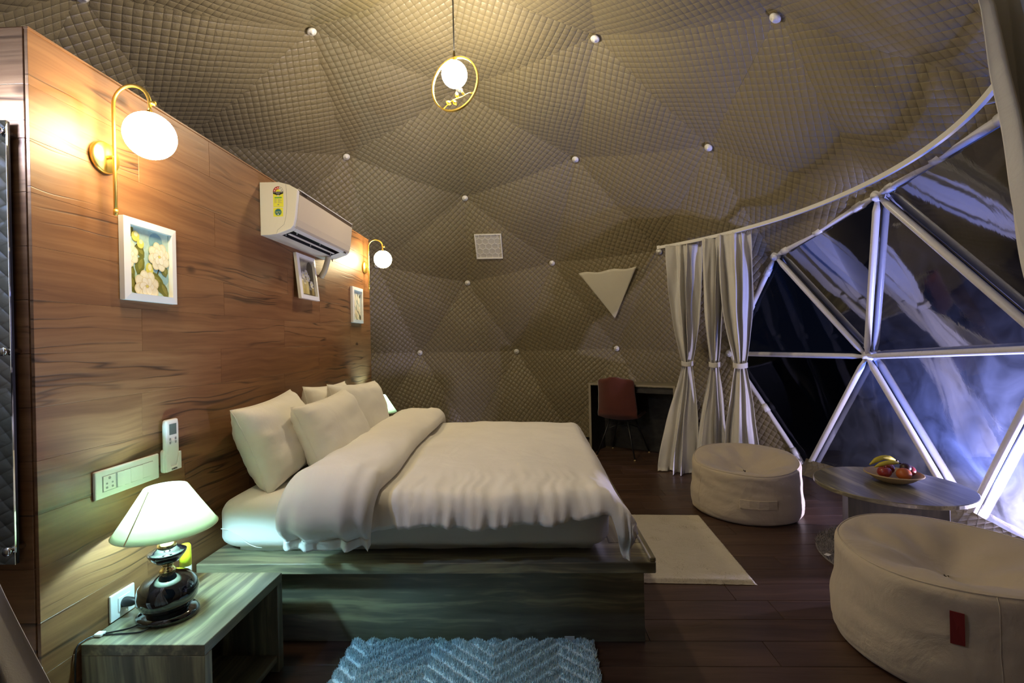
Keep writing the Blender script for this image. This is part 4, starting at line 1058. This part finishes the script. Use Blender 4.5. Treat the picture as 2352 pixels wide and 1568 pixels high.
# ------------------------------------------------------------------ poufs
def pouf(c, r, h, seed, label, tag_ang, patch_ang=None, dent=(0, 0), tilt=.03):
    R_ = thing('bean_bag_pouf', (c[0], c[1], 0), label, 'pouf', 'cream canvas poufs')
    prof = [(0.02, .004), (.5, .004), (.86, .004), (.925, .012), (.965, .05), (.985, .11), (1.0, .22), (1.0, .33), (.995, .42), (.985, .52), (.975, .64), (.97, .76), (.968, .86), (.965, .93), (.955, .965), (.93, .99), (.89, 1.0), (.82, .995), (.72, .975), (.60, .95), (.46, .925), (.30, .905), (.15, .90), (.02, .90)]
    N = 96
    def f(u, v):
        i = v*(len(prof)-1); k = min(int(i), len(prof)-2); t = i-k
        pr, pz = (prof[k][0]*(1-t) + prof[k+1][0]*t, prof[k][1]*(1-t) + prof[k+1][1]*t)
        a = u*2*PI
        rr = r*pr*(1 + .025*nz(math.cos(a)*1.3+seed, math.sin(a)*1.3, pz*1.5))
        side = sm(.15, .4, pz)*sm(1.02, .9, pz) if pr > .94 else 0
        rr += .012*side*nz(a*2.2+seed + 2*pz, pz*5, seed) + .006*sm(.3, .05, pz)*nz(a*3.2, pz*20 + 2*math.sin(a+seed), seed)*(1 if pr > .9 else 0)
        z = h*pz
        if v > .62:
            inn = sm(.97, .6, pr)
            z += inn*(.035*nz(math.cos(a)*pr*1.6+seed, math.sin(a)*pr*1.6, 2) + .012*math.sin(a*7+seed)*sm(.2, .55, pr)*sm(.95, .6, pr))
        if pz > .4: z += (.020*nz(math.cos(a)*.9 + seed*2, math.sin(a)*.9, 5) + tilt*pr*math.sin(a + .35))*sm(.4, 1, pz)
        x, y = c[0] + rr*math.cos(a), c[1] + rr*math.sin(a)
        if v > .6:
            dd = math.hypot(x-c[0]-dent[0], y-c[1]-dent[1]); z -= .075*math.exp(-(dd/.20)**2)
        return Vector((x, y, max(z, .003)))
    o = grid('canvas_cover', N, 80, f, M_canvas, R_, closed_u=True)
    def at(u, v): return f(u % 1, v)
    vi = lambda k: k/(len(prof)-1)
    tube('top_seam', [f(k/60, vi(15)) + Vector((0, 0, .001)) for k in range(60)], .0035, M_canvas, R_, n=6, closed=True)
    for s in (tag_ang + .045, tag_ang + .55):
        tube('side_seam', [f(s % 1, vi(3 + 12*k/16)) for k in range(17)], .0022, M_canvas, R_, n=6)
    # red fabric label
    u = tag_ang; p = [f((u + du) % 1, vv) for du, vv in ((-.008, vi(11.6)), (.008, vi(11.6)), (.008, vi(9.2)), (-.008, vi(9.2)))]
    nn = Vector((math.cos(2*PI*u), math.sin(2*PI*u), 0)); poly('red_label', [q + nn*.006 for q in p], M_redtag, R_, .003, nn)
    if patch_ang is not None:
        pts = []
        for du, vv in ((-.050, 8.6), (-.025, 8.6), (0, 8.6), (.025, 8.6), (.050, 8.6), (.050, 7.0), (.025, 7.0), (0, 7.0), (-.025, 7.0), (-.050, 7.0)): pts.append(f((patch_ang+du) % 1, vi(vv)))
        nn = Vector((math.cos(2*PI*patch_ang), math.sin(2*PI*patch_ang), 0))
        vs = [q + nn*.010 for q in pts]; b = len(vs); vs += [q - nn*.01 for q in pts]
        fs = [(0, 1, 8, 9), (1, 2, 7, 8), (2, 3, 6, 7), (3, 4, 5, 6)] + [(i, (i+1) % b, b+(i+1) % b, b+i) for i in range(b)]
        mesh_obj('handle_patch', vs, fs, M_canvas, R_)
    return R_
pouf((1.90, 4.36), .455, .46, 1.7, 'cream canvas bean bag pouf standing in front of the curtains', .985, .72, (.02, -.02), .05)
pouf((2.00, 2.40), .47, .49, 6.4, 'cream canvas bean bag pouf in the near right corner', .650, None, (.05, -.02), .015)

# ------------------------------------------------------------------ round coffee table with fruit bowl
TX, TY, TZ = 2.575, 3.545, .462
tb = thing('round_coffee_table', (TX, TY, 0), 'round grey wood coffee table between the two poufs', 'table')
lathe('table_top', [(.462, -.030), (.47, -.026), (.47, -.004), (.466, 0), (1e-6, 0)], (TX, TY, TZ), M_lamy, tb, 72, smooth=False)
Mr = Matrix.Translation((TX, TY, 0)) @ Matrix.Rotation(-.50, 4, 'Z')
bh = TZ - .031
for nm, lo, hi in (('base_panel', (-.27, -.27, .022), (.27, -.245, bh)), ('base_panel', (-.27, .245, .022), (.27, .27, bh)), ('base_panel', (-.27, -.244, .022), (-.245, .244, bh)), ('base_panel', (.245, -.244, .022), (.27, .244, bh))):
    box(nm, lo, hi, M_base, tb, .002, M=Mr)
# fruit
bx, by, bz = 2.625, 3.58, TZ
bw = thing('fruit_bowl', (bx, by, bz), 'shallow woven bowl full of fruit on the round table', 'bowl')
lathe('bowl_shell', [(.05, .001), (.075, .004), (.12, .025), (.155, .052), (.168, .062), (.174, .064), (.170, .070), (.160, .066), (.118, .034), (.07, .014), (1e-6, .012)], (bx, by, bz), M_bamboo, bw, 48)
tube('woven_rim', [(bx + .172*math.cos(2*PI*k/48), by + .172*math.sin(2*PI*k/48), bz+.066) for k in range(48)], .006, M_bamboo, bw, n=8, closed=True)
def apple(x, y, z, r, mat, name, label, stem=True):
    pr = [(max(r*math.sin(PI*i/16)*(1+.05*math.cos(PI*i/16)), 1e-6), z - r*.92*math.cos(PI*i/16) - (.25*r*math.exp(-((16-i)/2.2)**2) if stem else 0)) for i in range(17)]
    t = thing(name, (x, y, z-r), label, 'fruit', 'fruit in the bowl')
    lathe('skin', pr, (x, y, 0), mat, t, 24)
    tube('stem', [(x, y, z + r*.62), (x+.004, y, z+r*.98)], .0022, M_plum, t, n=6)
apple(bx-.085, by-.03, bz+.085, .044, M_apple, 'apple', 'red apple at the left side of the woven bowl')
apple(bx+.01, by-.085, bz+.083, .046, M_orange, 'orange', 'orange fruit at the front of the woven bowl', False)
apple(bx+.095, by-.015, bz+.088, .045, M_apple, 'apple', 'dark red apple at the right side of the woven bowl')
apple(bx+.052, by-.045, bz+.118, .034, M_plum, 'plum', 'dark plum in the middle of the woven bowl', False)
apple(bx+.015, by+.075, bz+.082, .043, M_apple, 'apple', 'red apple at the back of the woven bowl under the bananas')
def banana(p0, p1, sag, r, label):
    p0, p1 = Vector(p0), Vector(p1); pts, rs = [], []
    for k in range(17):
        t = k/16; pts.append(p0.lerp(p1, t) + Vector((0, 0, sag*math.sin(PI*t)))); rs.append(r*min(1, .25 + 3*min(t, 1-t)))
    t_ = thing('banana', p0, label, 'fruit', 'fruit in the bowl')
    tube('peel', pts, rs, M_banana, t_, n=8)
    d = (pts[-1]-pts[-2]).normalized(); tube('stalk', [pts[-1] - d*.004, pts[-1] + d*.02], [.006, .004], M_plum, t_, n=8)
banana((bx-.14, by+.04, bz+.118), (bx+.045, by+.035, bz+.150), .036, .0175, 'upper yellow banana lying across the fruit bowl')
banana((bx-.125, by+.010, bz+.108), (bx+.040, by-.005, bz+.138), .018, .0165, 'lower yellow banana under the upper one in the fruit bowl')

# ------------------------------------------------------------------ rugs
def blades(name, pts_fn, count, h, w_, mat, parent, lean=.6):
    vs, fs = [], []
    for _ in range(count):
        p, hh, up = pts_fn()
        if p is None: continue
        a = random.uniform(0, 2*PI); l = random.uniform(.2, 1)*lean*h*hh
        t = Vector((math.cos(a)*l, math.sin(a)*l, h*hh)); s = Vector((-math.sin(a), math.cos(a), 0))*w_
        o = len(vs); m_ = p + t*.55 + Vector((0, 0, h*hh*.12))
        vs += [p - s, p + s, m_ + s*.8, m_ - s*.8, p + t]
        fs += [(o, o+1, o+2, o+3), (o+3, o+2, o+4)]
    ob = mesh_obj(name, vs, fs, mat, parent, True); ob['kind'] = 'stuff'; return ob
# pale blue chevron shag rug
X0, X1, Y0, Y1 = -.945, .290, 1.62, 2.435
rg = thing('shag_rug', ((X0+X1)/2, (Y0+Y1)/2, 0), 'pale blue shag rug with raised chevron ribs before the bed', 'rug')
def chev(x, y):
    tw = abs(((x - (-.21))/.36 + .5) % 1 - .5)*.36*1.15
    tw = abs((((x+.21)/.62) + .5) % 1 - .5)*.62*.85
    return (.5 + .5*math.sin(2*PI*(y - tw)/.080))**.8
def rugz(x, y):
    e = min(x-X0, X1-x, y-Y0, Y1-y); return .006 + (.008 + .014*sm(.25, .7, chev(x, y)))*sm(0, .02, e) + .003*nz(x*40, y*40)
grid('rug_base', 160, 110, lambda u, v: Vector((X0+(X1-X0)*u, Y0+(Y1-Y0)*v, rugz(X0+(X1-X0)*u, Y0+(Y1-Y0)*v))), M_bluerug, rg)
def rp_():
    x, y = random.uniform(X0-.004, X1+.004), Y1 - (Y1-Y0)*abs(random.random()**1.15) + .004
    c_ = chev(x, y)
    if c_ < .38 and random.random() < .92: return None, 0, 0
    return Vector((x, y, max(rugz(x, y) - .003, .003))), .40 + .85*c_*random.uniform(.8, 1.1), 0
blades('pile', rp_, 70000, .021, .0022, M_bluerug, rg, .35)
box('care_label', (.145, 2.436, .012), (.195, 2.4375, .046), M_white, rg, M=Matrix.Translation((.17, 2.436, .012)) @ Matrix.Rotation(.12, 4, 'X') @ Matrix.Translation((-.17, -2.436, -.012)))
# white plush rug at the foot of the bed
wr = thing('plush_rug', (1.0, 3.6, 0), 'plain off white plush rug on the floor at the foot of the bed', 'rug')
Mw = Matrix.Translation((1.03, 3.61, 0)) @ Matrix.Rotation(-.045, 4, 'Z')
def wrug(u, v):
    a, b = u*2-1, v*2-1; ra, rb = .375, .575
    e = min((1-abs(a))*ra, (1-abs(b))*rb)
    x, y = a*ra, b*rb
    if e < .012:
        x += .006*nz(y*30, a)*abs(a); y += .006*nz(x*30, b)*abs(b)
    return Mw @ Vector((x, y, .003 + .022*sm(0, .022, e) + .0035*nz(x*9, y*9, 1)*sm(0, .05, e)))
grid('plush_pile', 110, 150, wrug, M_rugw, wr)
def wp():
    x, y = random.uniform(-.376, .376), random.uniform(-.576, .576); e = min(.375-abs(x), .575-abs(y))
    return Mw @ Vector((x, y, .002 + .020*sm(0, .02, e))), random.uniform(.6, 1.1), 0
blades('pile_fibres', wp, 20000, .0045, .0016, M_rugw, wr)
# round grey fur rug
fx, fy, fr = 2.62, 3.32, .615
fg = thing('fur_rug', (fx, fy, 0), 'round grey fur rug with white label under the coffee table', 'rug')
lathe('hide', [(fr, .001), (fr, .007), (fr-.02, .010), (1e-6, .010)], (fx, fy, 0), M_fur, fg, 72)
def fpnt():
    a = random.uniform(0, 2*PI); q = fr*math.sqrt(random.random())
    return Vector((fx + q*math.cos(a), fy + q*math.sin(a), .009)), random.uniform(.5, 1.2), 0
blades('fur', fpnt, 26000, .022, .0016, M_fur, fg, 1.3)
box('care_label', (-.02, -.015, .026), (.02, .015, .028), M_white, fg, M=Matrix.Translation((fx-.595, fy+.06, 0)) @ Matrix.Rotation(.6, 4, 'Z'))

# ------------------------------------------------------------------ desk and chair
DU = Vector((.837, -.547, 0)); DN = Vector((-.547, -.837, 0))
def desk_box(name, s0, s1, d0, d1, z0, z1, mat, parent, bev=.002):
    O_ = Vector((1.018, 6.934, 0)); M = Matrix(((DU.x, DN.x, 0, O_.x), (DU.y, DN.y, 0, O_.y), (0, 0, 1, 0), (0, 0, 0, 1)))
    o = box(name, (s0, d0, z0), (s1, d1, z1), mat, parent, bev, M=M)
    o.data.flip_normals(); return o
SL, DD, DH = .02, .45, .955
dk = thing('desk', (1.5, 6.4, 0), 'dark low desk against the lining behind the red chair', 'desk')
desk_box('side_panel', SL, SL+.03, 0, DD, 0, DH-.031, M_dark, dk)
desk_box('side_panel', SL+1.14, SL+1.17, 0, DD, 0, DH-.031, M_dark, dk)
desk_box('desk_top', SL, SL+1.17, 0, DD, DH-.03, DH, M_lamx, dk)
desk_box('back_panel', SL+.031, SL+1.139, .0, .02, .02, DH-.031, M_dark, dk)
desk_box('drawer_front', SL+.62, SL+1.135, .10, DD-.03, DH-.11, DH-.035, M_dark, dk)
ed_m = plain('pale edge band', (.30, .26, .19), .5)
desk_box('edge_band', SL-.001, SL+.031, DD, DD+.003, 0, DH, ed_m, dk, 0)
desk_box('edge_band', SL+1.139, SL+1.171, DD, DD+.003, 0, DH, ed_m, dk, 0)
desk_box('edge_band', SL+.031, SL+1.139, DD, DD+.003, DH-.02, DH, ed_m, dk, 0)
CX, CY = 1.22, 6.45; CF = Vector((.547, .837, 0)); CRt = Vector((.837, -.547, 0))
ch = thing('shell_chair', (CX, CY, 0), 'rust red shell chair with thin dark legs at the desk', 'chair')
prof_c = [(.24, .515), (.20, .505), (.08, .49), (-.06, .485), (-.17, .50), (-.235, .56), (-.262, .66), (-.275, .78), (-.288, .90), (-.300, 1.00), (-.304, 1.055)]
def shell(u, v):
    i = v*(len(prof_c)-1); k = min(int(i), len(prof_c)-2); t = i-k
    fz = prof_c[k][0]*(1-t) + prof_c[k+1][0]*t; zz = prof_c[k][1]*(1-t) + prof_c[k+1][1]*t
    a = u*2-1
    hw = .245 + .025*math.sin(PI*min(v*1.3, 1)) - .16*sm(.86, 1.0, v)**2 - .05*sm(.12, 0, v)
    curl = abs(a)**2.2
    fwd = fz + curl*(.10*sm(.35, .6, v)); z = zz + curl*(.06*sm(.6, .2, v)) - .03*curl*sm(.9, 1, v)
    return Vector((CX, CY, 0)) + CRt*(hw*a) + CF*fwd + Vector((0, 0, z))
so = grid('seat_shell', 28, 44, shell, M_red, ch); md = so.modifiers.new('t', 'SOLIDIFY'); md.thickness = .026; md.offset = 0
def pad(u, v):
    a, b = u*2-1, v*2-1; s = (max(1-a**6, 0)*max(1-b**6, 0))**.5
    return Vector((CX, CY, 0)) + CRt*(.215*a) + CF*(.055 + .205*b) + Vector((0, 0, .512 + .045*s))
grid('seat_pad', 18, 18, pad, plain('black seat pad', (.015, .014, .014), .7), ch)
legs = {}
for sf in (-1, 1):
    for sr in (-1, 1):
        foot = Vector((CX, CY, 0)) + CF*(.262*sf) + CRt*(.262*sr); topp = Vector((CX, CY, .485)) + CF*(.13*sf) + CRt*(.12*sr)
        lg = tube('leg', [foot + Vector((0, 0, .012)), foot.lerp(topp, .5), topp], [.009, .010, .010], M_black, ch, n=10); legs[sf, sr] = (foot, topp)
        lathe('foot_glide', [(.013, 0), (.014, .006), (.010, .016)], foot, M_bamboo, lg, 12)
for a, b in (((-1, -1), (1, 1)), ((-1, 1), (1, -1))):
    tube('cross_wire', [legs[a][0].lerp(legs[a][1], .72), Vector((CX, CY, .43)), legs[b][0].lerp(legs[b][1], .72)], .004, M_black, ch, n=8)
box('under_frame', (CX-.14, CY-.14, .470), (CX+.14, CY+.14, .482), M_black, ch, .003, M=Matrix.Translation((CX, CY, 0)) @ Matrix.Rotation(math.atan2(CRt.y, CRt.x), 4, 'Z') @ Matrix.Translation((-CX, -CY, 0)))

# ------------------------------------------------------------------ wall mirror with lamp on the end wall
mr_ = thing('wall_mirror', (-1.95, WY0, .83), 'tall wall mirror on chrome standoffs at the left edge', 'mirror')
MRX = -1.737
box('mirror_glass', (MRX-.55, WY0-.042, .835), (MRX, WY0-.036, 2.325), M_mirror, mr_, .001)
box('backing_board', (MRX-.549, WY0-.036, .836), (MRX-.001, WY0-.028, 2.324), M_black, mr_)
for z_ in (2.285, 1.55, .885):
    for x_ in (MRX-.012, MRX-.535):
        lathe('standoff', [(.010, .0), (.010, -.045), (.014, -.046), (.015, -.056), (.010, -.060), (1e-6, -.061)], (x_, WY0-.004, z_), M_chrome, mr_, 18, axis='Y')
ml = thing('mirror_lamp', (MRX-.03, WY0-.05, 2.33), 'small cool white lamp above the mirror at the left edge', 'lamp')
box('lamp_bar', (MRX-.30, WY0-.125, 2.312), (MRX-.068, WY0-.03, 2.326), M_black, ml, .003)
lathe('lamp_globe', sphere_prof(.024, 12, 2.305), (MRX-.022, WY0-.115, 0), M_glow_led, ml, 20)
lathe('lamp_socket', [(.010, -.024), (.012, 0)], (MRX-.044, WY0-.110, 2.318), M_chrome, ml, 16, axis='X')
tube('lamp_arm', [(MRX-.15, WY0-.05, 2.332), (MRX-.15, WY0-.02, 2.34), (MRX-.15, WY0, 2.345)], .008, M_black, ml, n=10)
bx_ = thing('storage_box', (-1.80, 1.47, 0), 'pale storage box on the floor by the end wall, lower left', 'box')
box('box_body', (-1.92, 1.38, 0), (-1.685, 1.565, .44), M_white, bx_, .006, 2)
box('lid', (-1.925, 1.375, .441), (-1.680, 1.570, .475), M_white, bx_, .006, 2)

# ------------------------------------------------------------------ garden floodlight outside the window
FLP = Vector((3.86, 3.26, .0))
fd = thing('garden_floodlight', FLP, 'bright cool white floodlight on the ground outside the clear window', 'floodlight')
aim = (Vector((.6, 4.4, 2.5)) - FLP).normalized()
rotq = aim.to_track_quat('-Z', 'Y').to_matrix().to_4x4(); Mf = Matrix.Translation(FLP + Vector((0, 0, .24))) @ rotq
box('lamp_housing', (-.10, -.07, 0), (.10, .07, .05), M_black, fd, .004, M=Mf)
box('led_panel', (-.085, -.055, -.004), (.085, .055, -.001), emis('flood led', (.62, .62, 1.0), 12), fd, M=Mf)
tube('yoke', [FLP + Vector((.02, .02, -.055)), FLP + Vector((.03, .03, .24))], .012, M_black, fd, n=10)
box('foot_plate', (FLP.x-.07, FLP.y-.07, -.06), (FLP.x+.09, FLP.y+.09, -.05), M_black, fd, .002)
def spot(name, e, col_, ang, tgt, pos, rad, parent):
    d = bpy.data.lights.new(name, 'SPOT'); d.energy = e; d.color = col_; d.spot_size = ang; d.spot_blend = .6; d.shadow_soft_size = rad
    o = bpy.data.objects.new(name, d); link(o, parent)
    M = Matrix.Translation(pos) @ (Vector(tgt)-Vector(pos)).normalized().to_track_quat('-Z', 'Y').to_matrix().to_4x4()
    o.matrix_basis = M
    return o
spot('flood_beam', W_FLOOD, (.74, .66, 1.0), 2.7, (.6, 4.6, 2.4), FLP + Vector((0, 0, .24)) + aim*.03, .05, fd)
# blue accent lamp further along the outside wall
BLP = Vector((3.84, 3.60, 0))
b2 = thing('garden_uplight', BLP, 'blue garden uplight on the ground outside the clear window', 'floodlight')
lathe('lamp_barrel', [(.04, -.055), (.05, .02), (.055, .09), (.045, .092), (.04, .06), (1e-6, .055)], BLP, M_black, b2, 24)
lathe('blue_lens', [(.038, .058), (1e-6, .062)], BLP, emis('blue led', (.08, .16, 1.0), 30), b2, 20)
spot('blue_beam', W_BLUE, (.07, .20, 1.0), 1.9, BLP + Vector((-.16, .16, 1.2)), BLP + Vector((0, 0, .10)), .04, b2)
